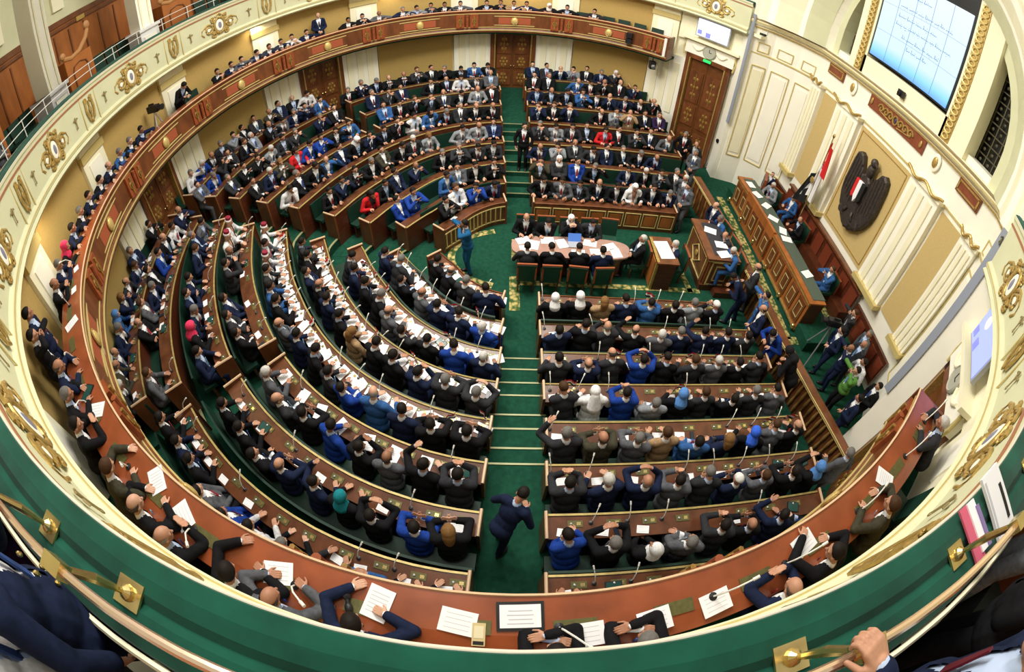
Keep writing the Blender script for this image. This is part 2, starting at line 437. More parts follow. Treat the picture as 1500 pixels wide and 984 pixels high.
# apse wall cloth panels
mb = MB()
for y0, y1, z0, z1 in ((2.73, 3.6, 1.9, 5.33), (-3.6, -2.73, 1.9, 5.33)):
    mb.box((XW - .02, (y0 + y1) / 2, (z0 + z1) / 2), (.05, abs(y1 - y0), z1 - z0), tan_l)
mb.box((XW - .02, 0, 3.62), (.05, 2.54, 3.45), tan_l)
for zz in (2.02, 5.22): mb.box((XW - .05, 0, zz), (.03, 2.3, .025), gold)
for yy in (-1.15, 1.15): mb.box((XW - .05, yy, 3.62), (.03, .025, 3.2), gold)
tag(mb.build('wall_apse_cloth'), kind='structure')
# pilasters of the apse wall, caps with gilding
for y in (2.0, -2.0, 3.95, -3.95):
    w = 1.25 if abs(y) < 3 else .6
    mb = MB(); mb.box((XW - .09, y, 3.6), (.18, w, 3.7), cream_w)
    for q in (-.3, 0, .3): mb.box((XW - .20, y + q * w, 3.55), (.05, w * .14, 3.4), cream)
    mb.box((XW - .16, y, 1.85), (.34, w + .1, .16), gold_p)
    mb.box((XW - .13, y, 5.47), (.28, w + .12, .10), cream)
    mb.tube([(XW - .3, y + (w * .62) * t, 5.55 + .07 * math.cos(t * PI * 2)) for t in [-1 + i / 8 for i in range(17)]], .045, gold, 8)
    tag(mb.build('trim_apse_pilaster'), kind='structure')
# cornice
mb = MB()
cpath = [(7.92, 5.65, 1, 0), (8.62, 5.5, .9, .4), (9.35, 4.9, .8, .5), (9.9, 4.2, .9, .2), (9.9, -4.2, .9, -.2), (9.35, -4.9, .8, -.5), (8.62, -5.5, .9, -.4), (7.92, -5.65, 1, 0)]
mb.sweep(cpath, [(-.30, 6.62), (-.30, 6.72), (-.22, 6.80), (.2, 6.80), (.2, 6.42), (-.08, 6.42), (-.12, 6.52)], cream)
mb.sweep(cpath, [(-.33, 6.64), (-.33, 6.68), (-.28, 6.68), (-.28, 6.64)], gold_p)
mb.sweep(cpath, [(-.345, 6.74), (-.345, 6.77), (-.2, 6.79), (-.2, 6.74)], mat('bronze line', (.30, .22, .10), .5)); mb.sweep(cpath, [(-.17, 6.53), (-.17, 6.56), (-.08, 6.56), (-.08, 6.53)], mat('bronze line', (.30, .22, .10), .5))
mb.sweep(cpath, [(-.13, 6.44), (-.13, 6.48), (-.06, 6.48), (-.06, 6.44)], gold)
mb.sweep(cpath, [(-.04, 5.45), (-.04, 5.50), (.1, 5.50), (.1, 5.45)], gold_p)
tag(mb.build('trim_apse_cornice'), kind='structure')
# painted plaques in the frieze
def plaque(name, y0, y1, z0, z1, label, orn):
    o = empty(name, (XW - .06, (y0 + y1) / 2, z0), 0, label, 'plaque')
    w, h = abs(y1 - y0), z1 - z0
    mb = MB(); mb.box((.02, 0, h / 2), (.06, w, h), mat('brown red marble', (.26, .07, .03), .4, var=.3, scale=8)); mb.build('plaque_board', o)
    mb = MB()
    if orn:
        mb.tube([(-.03, .10 * math.cos(t), h / 2 + .13 * math.sin(t)) for t in [i * PI / 8 for i in range(17)]], .025, gold, 6)
        for s in (-1, 1):
            for c0 in (.24, .46, .70):
                mb.tube([(-.03, s * (c0 + .13 * (1 - t / 9) * math.cos(t)), h / 2 + .14 * (1 - t / 9) * math.sin(t)) for t in [i * .6 for i in range(14)]], .03, gold, 6)
            mb.ell((-.03, s * (w / 2 - .14), h / 2), (.02, .05, .11), gold)
            mb.tube([(-.03, s * .15, h / 2 - .16), (-.03, s * .75, h / 2 - .08)], .018, gold, 6)
        mb.ell((-.02, 0, h / 2), (.02, .05, .08), mat('dark enamel', (.05, .05, .12), .3))
    else:
        for zz in (.06, h - .06): mb.box((-.02, 0, zz), (.03, w - .08, .045), gold)
        for yy in (-w / 2 + .05, w / 2 - .05): mb.box((-.02, yy, h / 2), (.03, .045, h - .10), gold)
    mb.build('gilded_ornament', o)
plaque('wall_plaque', -1.28, 1.36, 6.0, 6.44, 'long brown plaque with gilded scrollwork above the eagle', True)
plaque('wall_plaque', 2.85, 3.75, 6.05, 6.42, 'small gold-framed brown plaque over the panel beside the flag', False)
plaque('wall_plaque', -3.62, -2.75, 6.05, 6.42, 'small gold-framed brown plaque over the cloth panel nearest the camera', False)
for y in (2.25, -1.85):
    mb = MB(); mb.ell((XW - .06, y, 6.15), (.05, .17, .26), cream_w); mb.ell((XW - .10, y, 6.15), (.05, .10, .16), gold)
    tag(mb.build('wall_medallion'), 'white oval medallion with a gold centre %s the long plaque' % ('on the far side of' if y > 0 else 'on the near side of'), 'medallion')
# lunette: arched opening with dark grille behind, archivolts
def arch_pts(r, zc, y0=0, n=28, z0=6.8):
    P = [(-r, z0)] + [(r * math.cos(PI - PI * i / n), zc + r * math.sin(PI - PI * i / n)) for i in range(n + 1)] + [(r, z0)]
    return P
def arch_band(mb, x0, r0, x1, r1, zc, m):
    a = arch_pts(r0, zc); b = arch_pts(r1, zc); n = len(a)
    vs = [(x0, y, z) for y, z in a] + [(x1, y, z) for y, z in b]
    mb.add(vs, [(i, i + 1, n + i + 1, n + i) for i in range(n - 1)], m)
mb = MB(); arch_band(mb, 9.85, 3.55, 9.85, 3.85, 7.35, cream_g); arch_band(mb, 9.85, 3.55, 10.5, 3.55, 7.35, cream_g)
arch_band(mb, 9.85, 3.85, 9.6, 3.95, 7.3, cream_w); arch_band(mb, 9.6, 3.95, 9.0, 4.5, 7.25, cream_g); arch_band(mb, 9.0, 4.5, 8.9, 4.65, 7.2, cream_w)
arch_band(mb, 8.9, 4.65, 8.2, 5.15, 7.15, cream); arch_band(mb, 8.2, 5.15, 8.05, 5.4, 7.1, cream_w); arch_band(mb, 8.05, 5.4, 7.9, 5.55, 7.05, cream)
tag(mb.build('trim_apse_arch'), kind='structure')
mb = MB(); a = arch_pts(3.6, 7.35); n = len(a)
mb.add([(10.45, y, z) for y, z in a], [tuple(range(n))], glassd)
tag(mb.build('window_1'), kind='structure')
mb = MB()
for i in range(-12, 13):
    y = i * .29; 
    if abs(y) < 3.5: h = math.sqrt(3.5 ** 2 - y * y); mb.box((10.3, y, (6.8 + 7.35 + h) / 2), (.04, .035, 7.35 + h - 6.8), grille)
for i in range(14):
    z = 6.95 + i * .29
    hw = 3.5 if z < 7.35 else math.sqrt(max(0.01, 3.5 ** 2 - (z - 7.35) ** 2))
    mb.box((10.28, 0, z), (.04, 2 * hw, .035), grille)
    for j in range(-11, 12):
        if abs(j * .29 + .145) < hw: mb.ell((10.27, j * .29 + .145, z + .145), (.03, .05, .05), grille, 6, 4)
tag(mb.build('window_grille'), kind='structure')
# upper wall in front of the arch (spandrel) – ring above piers
mb = MB()
a = arch_pts(5.55, 7.05, n=28, z0=6.8); n = len(a)
outer = [(-7.5, 6.8)] + [(-7.5 + 15 * i / 28, 14.0) if 4 < i < 24 else ((-7.5 if i <= 4 else 7.5), 6.8 + 7.2 * (min(i, 28 - i) / 4)) for i in range(29)] + [(7.5, 6.8)]
vs = [(7.9, y, z) for y, z in a] + [(7.9 - .15 * (abs(y) - 5) if abs(y) > 5 else 7.9, y, z) for y, z in outer]
mb.add(vs, [(i, i + 1, n + i + 1, n + i) for i in range(n - 1)], cream)
tag(mb.build('wall_arch_spandrel'), kind='structure')
# framing pillars of the big screen
for y0, y1, yo0, yo1 in ((2.0, 2.75, 2.1, 2.42), (-2.6, -1.62, -2.02, -1.72)):
    mb = MB(); mb.box((9.98, (y0 + y1) / 2, 8.7), (.5, y1 - y0, 4.2), cream)
    mb.box((9.72, (yo0 + yo1) / 2, 8.7), (.04, yo1 - yo0, 4.0), gold)
    for i in range(22):
        z = 6.95 + i * .175
        mb.tube([(9.68, (yo0 + yo1) / 2 + .11 * math.cos(t), z + .075 * math.sin(t)) for t in [q * PI / 5 for q in range(11)]], .022, mat('pale gilding', (.75, .60, .25), .4, metal=.3), 5)
    tag(mb.build('trim_screen_pillar'), kind='structure')
mb = MB(); mb.box((9.98, .15, 7.08), (.5, 3.9, .62), cream)
tag(mb.build('trim_screen_sill'), kind='structure')
# the big projection screen
scr = empty('projection_screen', (9.72, .17, 7.50), 0, 'large lit wall screen with rows of blue Arabic script over the platform', 'screen')
mb = MB(); mb.box((.06, 0, 1.75), (.08, 3.6, 3.55), black); mb.build('screen_frame', scr)
def grad(name, stops):
    m = bpy.data.materials.new(name); m.use_nodes = True; nt = m.node_tree; b = nt.nodes['Principled BSDF']
    tc = nt.nodes.new('ShaderNodeTexCoord'); sp = nt.nodes.new('ShaderNodeSeparateXYZ'); cr = nt.nodes.new('ShaderNodeValToRGB'); mr = nt.nodes.new('ShaderNodeMapRange')
    nt.links.new(tc.outputs['Object'], sp.inputs[0]); nt.links.new(sp.outputs['Z'], mr.inputs[0]); mr.inputs[2].default_value = 2.8
    nt.links.new(mr.outputs[0], cr.inputs[0])
    e = cr.color_ramp.elements
    e[0].position, e[0].color = stops[0][0], (*stops[0][1], 1); e[1].position, e[1].color = stops[-1][0], (*stops[-1][1], 1)
    for p, c in stops[1:-1]: q = e.new(p); q.color = (*c, 1)
    nt.links.new(cr.outputs[0], b.inputs['Emission Color']); b.inputs['Emission Strength'].default_value = 1.0
    b.inputs['Base Color'].default_value = (.1, .1, .1, 1)
    return m
scrm = grad('lit presentation slide', [(0, (.05, .32, .85)), (.09, (.22, .72, .92)), (.2, (.62, .84, .95)), (1, (.75, .88, .97))])
mb = MB(); mb.box((0, .02, 1.40), (.02, 3.42, 2.74), scrm); 
slide = mb.build('lit_slide', scr)
mb = MB()
for y in (-1.0, -.33, .35, 1.05): mb.box((-.014, y, 1.40), (.004, .012, 2.72), scr_t)
for z in (.92, 1.85): mb.box((-.014, 0, z), (.004, 3.4, .008), scr_t)
mb.build('panel_seams', scr)
rnd = random.Random(3)
# script lines: joined strokes with dots, running right to left
mb = MB()
def arabic_line(mb, y_right, y_left, z, rnd, h=.07, x=-.016, ax='y'):
    y = y_right
    while y > y_left:
        w = rnd.uniform(.12, .34); pts = []
        n = int(w / .022)
        for i in range(n + 1):
            yy = y - w * i / n
            pts.append((x, yy, z + h * (.5 * math.sin(i * 1.9 + w * 40) * (.3 + rnd.random() * .7)) * (1 if i % 3 else .2)))
        mb.tube(pts, .008, scr_t, 4)
        for _ in range(rnd.randint(1, 3)):
            yy = y - rnd.random() * w; mb.ell((x, yy, z + rnd.choice((-1, 1)) * h * .9), (.004, .011, .011), scr_t, 6, 4)
        if rnd.random() < .5: mb.tube([(x, y - .02, z), (x, y - .02, z + h * 1.5)], .008, scr_t, 4)
        y -= w + .05
# the wall is seen from the hall: its left is +Y, so right-to-left runs from -Y to +Y
def lines(spec):
    for z, a, b in spec:
        sub = MB(); arabic_line(sub, b, a, z, rnd)
        for (vx, vy, vz) in sub.v: pass
        mb.add([(vx, vy, vz) for vx, vy, vz in sub.v], sub.f, scr_t)
lines([(2.35, -.2, .95), (1.95, -1.0, .95), (1.62, -.6, .95), (1.35, -1.05, .98), (1.02, -.95, .6), (.75, -.6, .3)])
mb.build('slide_script', scr)
mb = MB(); mb.box((9.62, .02, 7.05), (.12, .22, .2), black); mb.tube([(9.56, .02, 7.05), (9.5, .02, 7.03)], .06, black)
tag(mb.build('security_camera'), 'small black camera box on the cream sill under the big screen', 'camera')
# ---- eagle emblem
eg = empty('eagle_emblem', (XW - .10, .02, 2.45), 0, 'large dark bronze eagle emblem with flag shield on the ochre panel', 'emblem')
def relief(mb, poly, d0, d1, m, bev=.03):
    """outline (y,z) raised with a chamfered edge, facing -X; y mirrored so +Y is the viewer's left"""
    n = len(poly); cy = sum(p[0] for p in poly) / n; cz = sum(p[1] for p in poly) / n
    vs = [(d0, y, z) for y, z in poly] + [(-(d1 - bev), y, z) for y, z in poly] + [(-d1, cy + (y - cy) * .88, cz + (z - cz) * .93) for y, z in poly]
    fs = [tuple(range(n))] + [(i, (i + 1) % n, n + (i + 1) % n, n + i) for i in range(n)] + [(n + i, n + (i + 1) % n, 2 * n + (i + 1) % n, 2 * n + i) for i in range(n)] + [tuple(range(3 * n - 1, 2 * n - 1, -1))]
    mb.add(vs, fs, m)
mb = MB()
for s in (-1, 1):
    relief(mb, [(s * .12, 1.72), (s * .28, 1.82), (s * .40, 2.05), (s * .50, 2.24), (s * .64, 2.30), (s * .78, 2.20), (s * .84, 1.95), (s * .86, 1.55), (s * .88, 1.15), (s * .82, .80), (s * .66, .45), (s * .42, .18), (s * .18, .02), (s * .05, .05), (s * .10, .9)], .02, .16, bronze)
    for q in range(5): mb.tube([(-.17, s * (.25 + .12 * q), 1.95 + .05 * q), (-.17, s * (.30 + .12 * q), .75 + .06 * q)], .02, bronze, 5)
mb.build('wing', eg)
mb = MB()
relief(mb, [(-.22, 1.75), (0, 1.95), (.22, 1.75), (.26, 1.2), (.20, .75), (.3, .3), (.18, .08), (0, 0), (-.18, .08), (-.3, .3), (-.20, .75), (-.26, 1.2)], .02, .20, bronze)
mb.ell((-.14, -.04, 2.05), (.13, .15, .24), bronze); mb.ell((-.18, -.08, 2.34), (.12, .13, .14), bronze); mb.tube([(-.2, -.16, 2.36), (-.22, -.28, 2.31), (-.22, -.30, 2.22)], [.05, .03, .008], bronze)
mb.build('eagle_body', eg)
mb = MB()
relief(mb, [(-.5, .50), (.5, .50), (.56, .36), (.5, .26), (-.5, .26), (-.56, .36)], .02, .22, bronze)
for s in (-1, 1): mb.tube([(-.22, s * .15, .62), (-.26, s * .2, .5), (-.24, s * .25, .4)], .045, bronze)
mb.build('scroll_and_claws', eg)
for nm, y0, y1, m in (('red_stripe', .10, .24, red), ('white_stripe', -.07, .10, whitec), ('black_stripe', -.24, -.07, blackc)):
    mb = MB(); relief(mb, [(y0, 1.62), (y1, 1.62), (y1, 1.08 - .0 * abs(y1)), ((y0 + y1) / 2, .90 if nm == 'white_stripe' else .98), (y0, 1.08)], -.2, .30, m, .01); mb.build(nm, eg)
# ---- Egyptian flag on a pole by the wall
fg = empty('standing_flag', (9.25, 1.62, .36), 0, 'tall furled red, white and black flag on a pole beside the eagle panel', 'flag')
mb = MB(); mb.tube([(0, 0, 0), (0, 0, 4.15)], .022, brass); mb.ell((0, 0, 4.2), (.05, .05, .08), brass); mb.build('flag_pole', fg)
mb = MB(); mb.lathe([(.22, 0), (.22, .04), (.06, .08), (.04, .16)], brass); mb.build('pole_base', fg)
def cloth(mb, z0, z1, w0, w1, y_off, m, amp=.05):
    n, k = 12, 8; vs = []
    for j in range(k + 1):
        t = j / k; z = z0 + (z1 - z0) * t; w = w0 + (w1 - w0) * t
        for i in range(n + 1):
            u = i / n; vs.append((amp * math.sin(u * 9 + t * 2), y_off + w * (u) , z - .25 * u))
    fs = [(j * (n + 1) + i, j * (n + 1) + i + 1, (j + 1) * (n + 1) + i + 1, (j + 1) * (n + 1) + i) for j in range(k) for i in range(n)]
    mb.add(vs, fs, m)
mb = MB(); cloth(mb, 4.0, 2.9, -.16, -.42, 0, red); mb.build('red_stripe', fg, True)
mb = MB(); cloth(mb, 3.3, 1.95, -.1, .42, .0, whitec, .07); cloth(mb, 3.2, 1.9, -.15, -.28, 0, whitec, .07); mb.ell((-.10, .08, 2.5), (.02, .10, .12), gold); mb.build('white_stripe', fg, True)
mb = MB(); cloth(mb, 2.75, 1.55, .25, .55, .16, blackc, .07); mb.build('black_stripe', fg, True)

# ================================================================= UPPER GALLERY
mb = MB()
mb.sweep(ring(9.6, 34, 326, 2), [(0, 6.08), (3.6, 6.08), (3.6, 6.20), (0, 6.20)], cream)
mb.sweep(ring(9.8, 34, 326, 2), [(0, 6.20), (3.3, 6.20), (3.3, 6.28), (0, 6.28)], mat('dark gallery carpet', (.02, .03, .025), .95, var=.3))
tag(mb.build('floor_upper_gallery'), kind='structure')
RU = 9.48
RU = 9.50
ba = empty('upper_balustrade', (0, 0, 6.05), 0, 'curved cream and gold balustrade of the upper gallery, topped with green velvet', 'balustrade')
def inparent(mb, name, par): 
    off = par.location
    mb.v = [(x - off.x, y - off.y, z - off.z) for x, y, z in mb.v]
    return mb.build(name, par)
mb = MB()
mb.sweep(ring(RU, 37, 323, 2), [(.0, 6.14), (-.045, 6.08), (.02, 6.02), (.28, 6.02), (.28, 7.26), (.0, 7.26), (-.035, 7.25), (-.035, 7.22), (-.01, 7.18), (.0, 7.1), (.03, 6.3), (-.02, 6.24), (-.03, 6.18)], cream_g)
inparent(mb, 'cream_parapet', ba)
mb = MB(); mb.sweep(ring(RU, 37, 323, 2), [(-.035, 6.20), (-.035, 6.225), (-.0, 6.225), (-.0, 6.20)], gold_p); mb.sweep(ring(RU, 37, 323, 2), [(-.02, 7.08), (-.02, 7.12), (.03, 7.12), (.03, 7.08)], mat('red brown trim line', (.35, .14, .07), .5))
mb.sweep(ring(RU, 37, 323, 2), [(-.036, 7.25), (-.038, 7.262), (-.030, 7.275), (-.024, 7.275), (-.024, 7.25)], mat('cream braid', (.62, .56, .45), .8)); mb.sweep(ring(RU, 37, 323, 2), [(.33, 7.275), (.345, 7.29), (.36, 7.275)], cream)
inparent(mb, 'gold_lines', ba)
mb = MB(); mb.sweep(ring(RU, 37, 323, 1.5), [(-.030, 7.258), (-.022, 7.292), (.05, 7.312), (.11, 7.308), (.145, 7.285), (.18, 7.308), (.25, 7.313), (.31, 7.29), (.325, 7.262), (.31, 7.1), (0.05, 7.1)], velvet)
inparent(mb, 'velvet_cushion', ba)
mb = MB(); mb.sweep(ring(RU, 37, 323, 2), [(.283, 6.28), (.30, 6.28), (.30, 7.08), (.283, 7.08)], wood_d); inparent(mb, 'dark_back_panel', ba)
def spiral(mb, cx, cz, r, d, m, turns=1.6, th=.022, y=-.03, n=16):
    mb.tube([(cx + d * r * (1 - .75 * t) * math.cos(t * turns * 2 * PI + .6), y, cz + r * (1 - .75 * t) * math.sin(t * turns * 2 * PI + .6)) for t in [i / n for i in range(n + 1)]], th, m, 6)
def cartouche_mesh():
    mb = MB()
    mb.tube([(.20 * math.cos(t), -.04, .26 * math.sin(t)) for t in [i * PI / 12 for i in range(25)]], .045, gold, 8)
    mb.ell((0, -.03, 0), (.15, .04, .20), cream_w)
    mb.ell((0, -.06, 0), (.07, .03, .11), mat('grey enamel', (.22, .22, .30), .3))
    for s in (-1, 1):
        spiral(mb, s * .42, -.02, .19, s, gold, th=.035); mb.ell((s * .42, -.03, -.02), (.07, .03, .07), cream_w)
        spiral(mb, s * .24, .24, .10, s, gold, th=.03); spiral(mb, s * .24, -.26, .11, -s, gold, th=.03)
        mb.tube([(s * .55, -.03, .12), (s * .68, -.03, .05), (s * .72, -.03, -.08), (s * .62, -.03, -.18)], .025, gold, 6)
    mb.tube([(-.12, -.03, .32), (0, -.05, .40), (.12, -.03, .32)], .035, gold, 6)
    return mb
def upanel_mesh():
    mb = MB()
    for z in (-.42, .42): mb.box((0, 0, z), (.66, .03, .025), gold_p)
    for x in (-.33, .33): mb.box((x, 0, 0), (.025, .03, .86), gold_p)
    mb.tube([(-.14, -.03, .30), (-.16, -.03, 0), (-.10, -.03, -.22), (0, -.03, -.30), (.10, -.03, -.22), (.16, -.03, 0), (.14, -.03, .30)], .04, gold, 6)
    spiral(mb, -.12, .26, .08, -1, gold, th=.022); spiral(mb, .12, .26, .08, 1, gold, th=.022)
    mb.tube([(0, -.03, .25), (0, -.03, -.2)], .03, gold, 6); mb.ell((0, -.04, .0), (.06, .03, .09), gold)
    return mb
def fleur_mesh():
    mb = MB(); dg = mat('bronze fleuron', (.33, .26, .12), .4, metal=.4)
    mb.tube([(0, -.03, -.13), (0, -.03, .12)], .018, dg, 6)
    for s in (-1, 1): mb.tube([(0, -.03, .0), (s * .06, -.03, .08), (s * .10, -.03, .05)], .018, dg, 6)
    mb.ell((0, -.03, -.14), (.03, .02, .03), dg)
    return mb
protos = {}
def on_fascia(kind, fn, a, R, z, par):
    if kind not in protos: protos[kind] = fn().build(kind, par); o = protos[kind]
    else: o = protos[kind].copy(); C.objects.link(o); o.parent = par
    ar = rad(a); o.location = (R * math.cos(ar), R * math.sin(ar), z - par.location.z); o.rotation_euler = (0, 0, ar - PI / 2)
    if R > 9.4: o.scale = (1, .5, 1)
    return o
for i in range(13):
    a = 45 + 22.5 * i
    if 45 <= a <= 315: on_fascia('gilded_cartouche', cartouche_mesh, a, RU, 6.64, ba)
for i in range(12):
    a = 56.25 + 22.5 * i
    if a < 316: on_fascia('gilded_panel', upanel_mesh, a, RU, 6.66, ba)
    for d in (-4.2, 4.2):
        if a < 316: on_fascia('bronze_fleuron', fleur_mesh, a + d, RU, 6.68, ba)
# brass rail over the velvet
ra = empty('brass_rail', (0, 0, 7.3), 0, 'slim polished handrail on brass brackets above the green velvet parapet', 'handrail')
mb = MB(); mb.tube([(x, y, 7.68) for x, y, _, _ in ring(9.66, 222, 316, 1.5)], .017, copper, 10)
inparent(mb, 'handrail_tube', ra)
for i, a in enumerate((222.5, 229, 236, 243, 250.5, 257.9, 261.3, 273.9, 279.9, 286.5, 294, 301)):
    T = T_at(a, 9.64, 7.305); mb = MB()
    mb.box((0, 0, .005), (.13, .11, .012), brass, T=T); mb.lathe([(.035, .01), (.03, .03), (.012, .05), (.012, .10)], brass, 12, T=T)
    mb.tube([(0, 0, .08), (0, .0, .2), (0, .02, .36)], [.014, .02, .014], brass, 8, T=T)
    mb.box((0, .02, .375), (.10, .055, .055), brass, T=T)
    inparent(mb, 'rail_bracket', ra)
# thin steel rail with uprights on the far-left of the parapet
sr = empty('steel_rail', (0, 0, 7.3), 0, 'thin pale steel guard rail along the far curve of the upper parapet', 'handrail')
mb = MB()
for z in (7.50, 7.68): mb.tube([(x, y, z) for x, y, _, _ in ring(9.74, 150, 218, 2)], .010, plastic_w, 6)
inparent(mb, 'guard_bar', sr)
for a in range(151, 218, 6):
    mb = MB(); x, y, _, _ = ring(9.74, a, a + 1, 1)[0]; mb.tube([(x, y, 7.3), (x, y, 7.7)], .012, plastic_w, 6); inparent(mb, 'rail_post', sr)
# columns of the upper gallery
for i, a in enumerate([59.25 + 22.5 * i for i in range(1, 9)] + [ -166.5 + 22.5 * i for i in range(0, 2)]):
    if i < 8: a = 36 + 22.5 * i
    T = T_at(a, 10.25, 6.28); o = empty('gallery_column', T.to_translation(), rad(a) - PI / 2)
    mb = MB(); mb.box((0, 0, .65), (.74, .62, 1.3), marble); mb.box((0, 0, 1.33), (.84, .72, .08), marble); mb.box((0, -.32, .65), (.5, .03, .9), cream_w); mb.build('plinth', o)
    mb = MB(); mb.box((0, 0, 3.9), (.56, .5, 5.1), cream_w); mb.box((-.16, -.26, 3.9), (.06, .03, 5.0), cream); mb.box((.16, -.26, 3.9), (.06, .03, 5.0), cream); mb.build('shaft', o)
    tag(o, 'square cream column on a white plinth in the upper gallery, %s along the curve from the far right' % ordn(i), 'column', 'columns of the upper gallery')
# back wall of the upper gallery: panelled wood below, plaster above
mb = MB(); wallseg(mb, 36, 324, 12.1, 9.2, 13.5, .3, cream_g)
for c in range(40, 322, 6): wallseg(mb, c, c + 2.2, 12.0, 9.6, 12.5, .12, cream, 1)
wallseg(mb, 36, 324, 11.95, 9.1, 9.28, .2, wood_m); tag(mb.build('wall_upper_gallery'), kind='structure')
mb = MB(); wallseg(mb, 36, 324, 12.0, 6.28, 9.2, .3, wood_o)
for c in range(37, 323, 3): wallseg(mb, c, c + .25, 11.97, 6.4, 8.85, .04, wood_m, .2)
wallseg(mb, 36, 324, 11.93, 8.95, 9.05, .1, wood_m)
for c in range(40, 322, 9): wallseg(mb, c, c + 1.6, 11.90, 8.93, 9.08, .05, gold, 1)
tag(mb.build('wall_upper_panelling'), kind='structure')
mb = MB(); wallseg(mb, 36, 324, 10.3, 6.28, 6.66, 1.7, mat('dark gallery carpet', (.02, .03, .025), .95)); tag(mb.build('floor_upper_tier'), kind='structure')
# wooden box partitions of the gallery
for i, a in enumerate((162.7, 185.2, 140.2, 207.7)):
    T = T_at(a, 10.5, 6.28); o = empty('box_partition', T.to_translation(), rad(a) - PI / 2); o.scale = (1.75, 1.0, 1.42)
    mb = MB(); mb.box((0, .55, .62), (.62, .08, 1.24), wood_o); mb.box((-.28, .2, .62), (.07, .75, 1.24), wood_o); mb.box((.28, .2, .62), (.07, .75, 1.24), wood_o); mb.box((0, -.15, .62), (.62, .07, 1.24), wood_o)
    mb.tube([(-.18, -.2, .95), (-.14, -.2, 1.05), (0, -.2, 1.1), (.14, -.2, 1.05), (.18, -.2, .95), (.18, -.2, .3), (-.18, -.2, .3), (-.18, -.2, .95)], .015, wood_m, 5); mb.build('panel_case', o)
    mb = MB(); mb.tube([(-.32, -.18, 1.30), (-.15, -.18, 1.24), (.05, -.18, 1.28), (.25, -.18, 1.45), (.33, -.18, 1.60)], .045, mat('pale carved wood', (.42, .20, .07), .4), 8)
    mb.ell((-.32, -.18, 1.36), (.06, .06, .07), mat('pale carved wood', (.55, .30, .12))); mb.ell((.33, -.18, 1.68), (.07, .07, .09), mat('pale carved wood', (.55, .30, .12)))
    mb.build('carved_top', o)
    tag(o, 'orange-brown wooden box partition with carved scroll top, %s in the upper gallery' % ('beside the left tall column', 'just below the left tall column', 'right of the second tall column', 'farthest towards the camera')[i], 'partition', 'partitions between the upper boxes')
# green chairs
def chair_proto(name, m, back_h=.5, legm=wood_d):
    o = empty(name)
    mb = MB(); mb.box((0, 0, .44), (.46, .44, .10), m); mb.build('seat', o)
    mb = MB(); mb.box((0, -.22, .46 + back_h / 2), (.46, .07, back_h), m, rx=.12); mb.build('backrest', o)
    for sx in (-1, 1):
        for sy in (-1, 1):
            mb = MB(); mb.box((sx * .19, sy * .18, .2), (.04, .04, .4), legm); mb.build('leg', o)
    return o
gc = chair_proto('gallery_chair', leather); first = True
def put_chair(a, R, z, label, grp):
    global first
    o = gc if first else copy_tree(gc); first = False
    ar = rad(a); o.location = (R * math.cos(ar), R * math.sin(ar), z); o.rotation_euler = (0, 0, ar + PI / 2)
    tag(o, label, 'chair', grp)
UG = [(199.7, 'box nearest the left edge'), (177.2, 'box beside the tall columns'), (154.7, 'right box')]
for a, nm in UG:
    for j in range(3):
        put_chair(a + 1 - 2.8 * j, 10.75, 6.66, 'green chair, %s from left, upper %s' % (ORD[j], nm), 'green chairs in the upper boxes')

# ================================================================= LOWER GALLERY
lg = empty('gallery_desk', (0, 0, 4.0), 0, 'long curved red-brown gallery desk with carved front, circling above the chamber', 'desk')
A0, A1 = 53, 307
mb = MB(); mb.sweep(ring(9.0, A0, A1, 1.5), [(-.04, 4.93), (-.04, 4.89), (0, 4.87), (.46, 4.80), (.46, 4.86), (.30, 4.90)], wood_r); inparent(mb, 'desktop', lg)
mb = MB(); mb.sweep(ring(9.0, A0, A1, 1.5), [(0, 4.88), (0.0, 4.16), (-.05, 4.10), (-.03, 4.0), (.10, 3.95), (.14, 4.0), (.10, 4.80)], wood_m)
inparent(mb, 'carved_front', lg)
mb = MB()
for z in (4.78, 4.20): mb.sweep(ring(8.985, A0, A1, 1.5), [(0, z), (.02, z), (.02, z + .025), (0, z + .025)], gold_p)
mb.sweep(ring(8.94, A0, A1, 1.5), [(0, 4.08), (.05, 4.08), (.05, 4.115), (0, 4.115)], gold_p); mb.sweep(ring(8.955, A0, A1, 1.5), [(0, 4.925), (.02, 4.945), (.03, 4.925)], mat('pale wood edge', (.62, .42, .26), .4))
inparent(mb, 'gilt_mouldings', lg)
def fr_panel():
    mb = MB()
    for z in (-.19, .19): mb.box((0, 0, z), (1.9, .035, .03), gold_p)
    for x in (-.95, .95): mb.box((x, 0, 0), (.03, .035, .4), gold_p)
    mb.box((0, .005, 0), (1.8, .02, .28), mat('red brown inset', (.36, .09, .04), .4)); return mb
def fr_boss():
    mb = MB(); mb.ell((0, -.02, 0), (.12, .05, .14), mat('bright gold boss', (.78, .58, .22), .35, metal=.4)); mb.tube([(.13 * math.cos(t), -.02, .15 * math.sin(t)) for t in [i * PI / 8 for i in range(17)]], .018, gold, 6); return mb
def fr_console():
    mb = MB()
    for s in (-1, 1):
        mb.box((s * .26, -.02, 0), (.30, .08, .56), wood_r)
        mb.tube([(s * .26 + .07 * math.cos(t), -.07, .1 * math.sin(t)) for t in [i * PI / 5 for i in range(11)]], .02, doorg, 5)
        mb.tube([(s * .26, -.07, -.22), (s * .26, -.08, .22)], .03, doorg, 6)
    mb.tube([(0, -.04, -.24), (0, -.06, .24)], .05, wood_r, 8); return mb
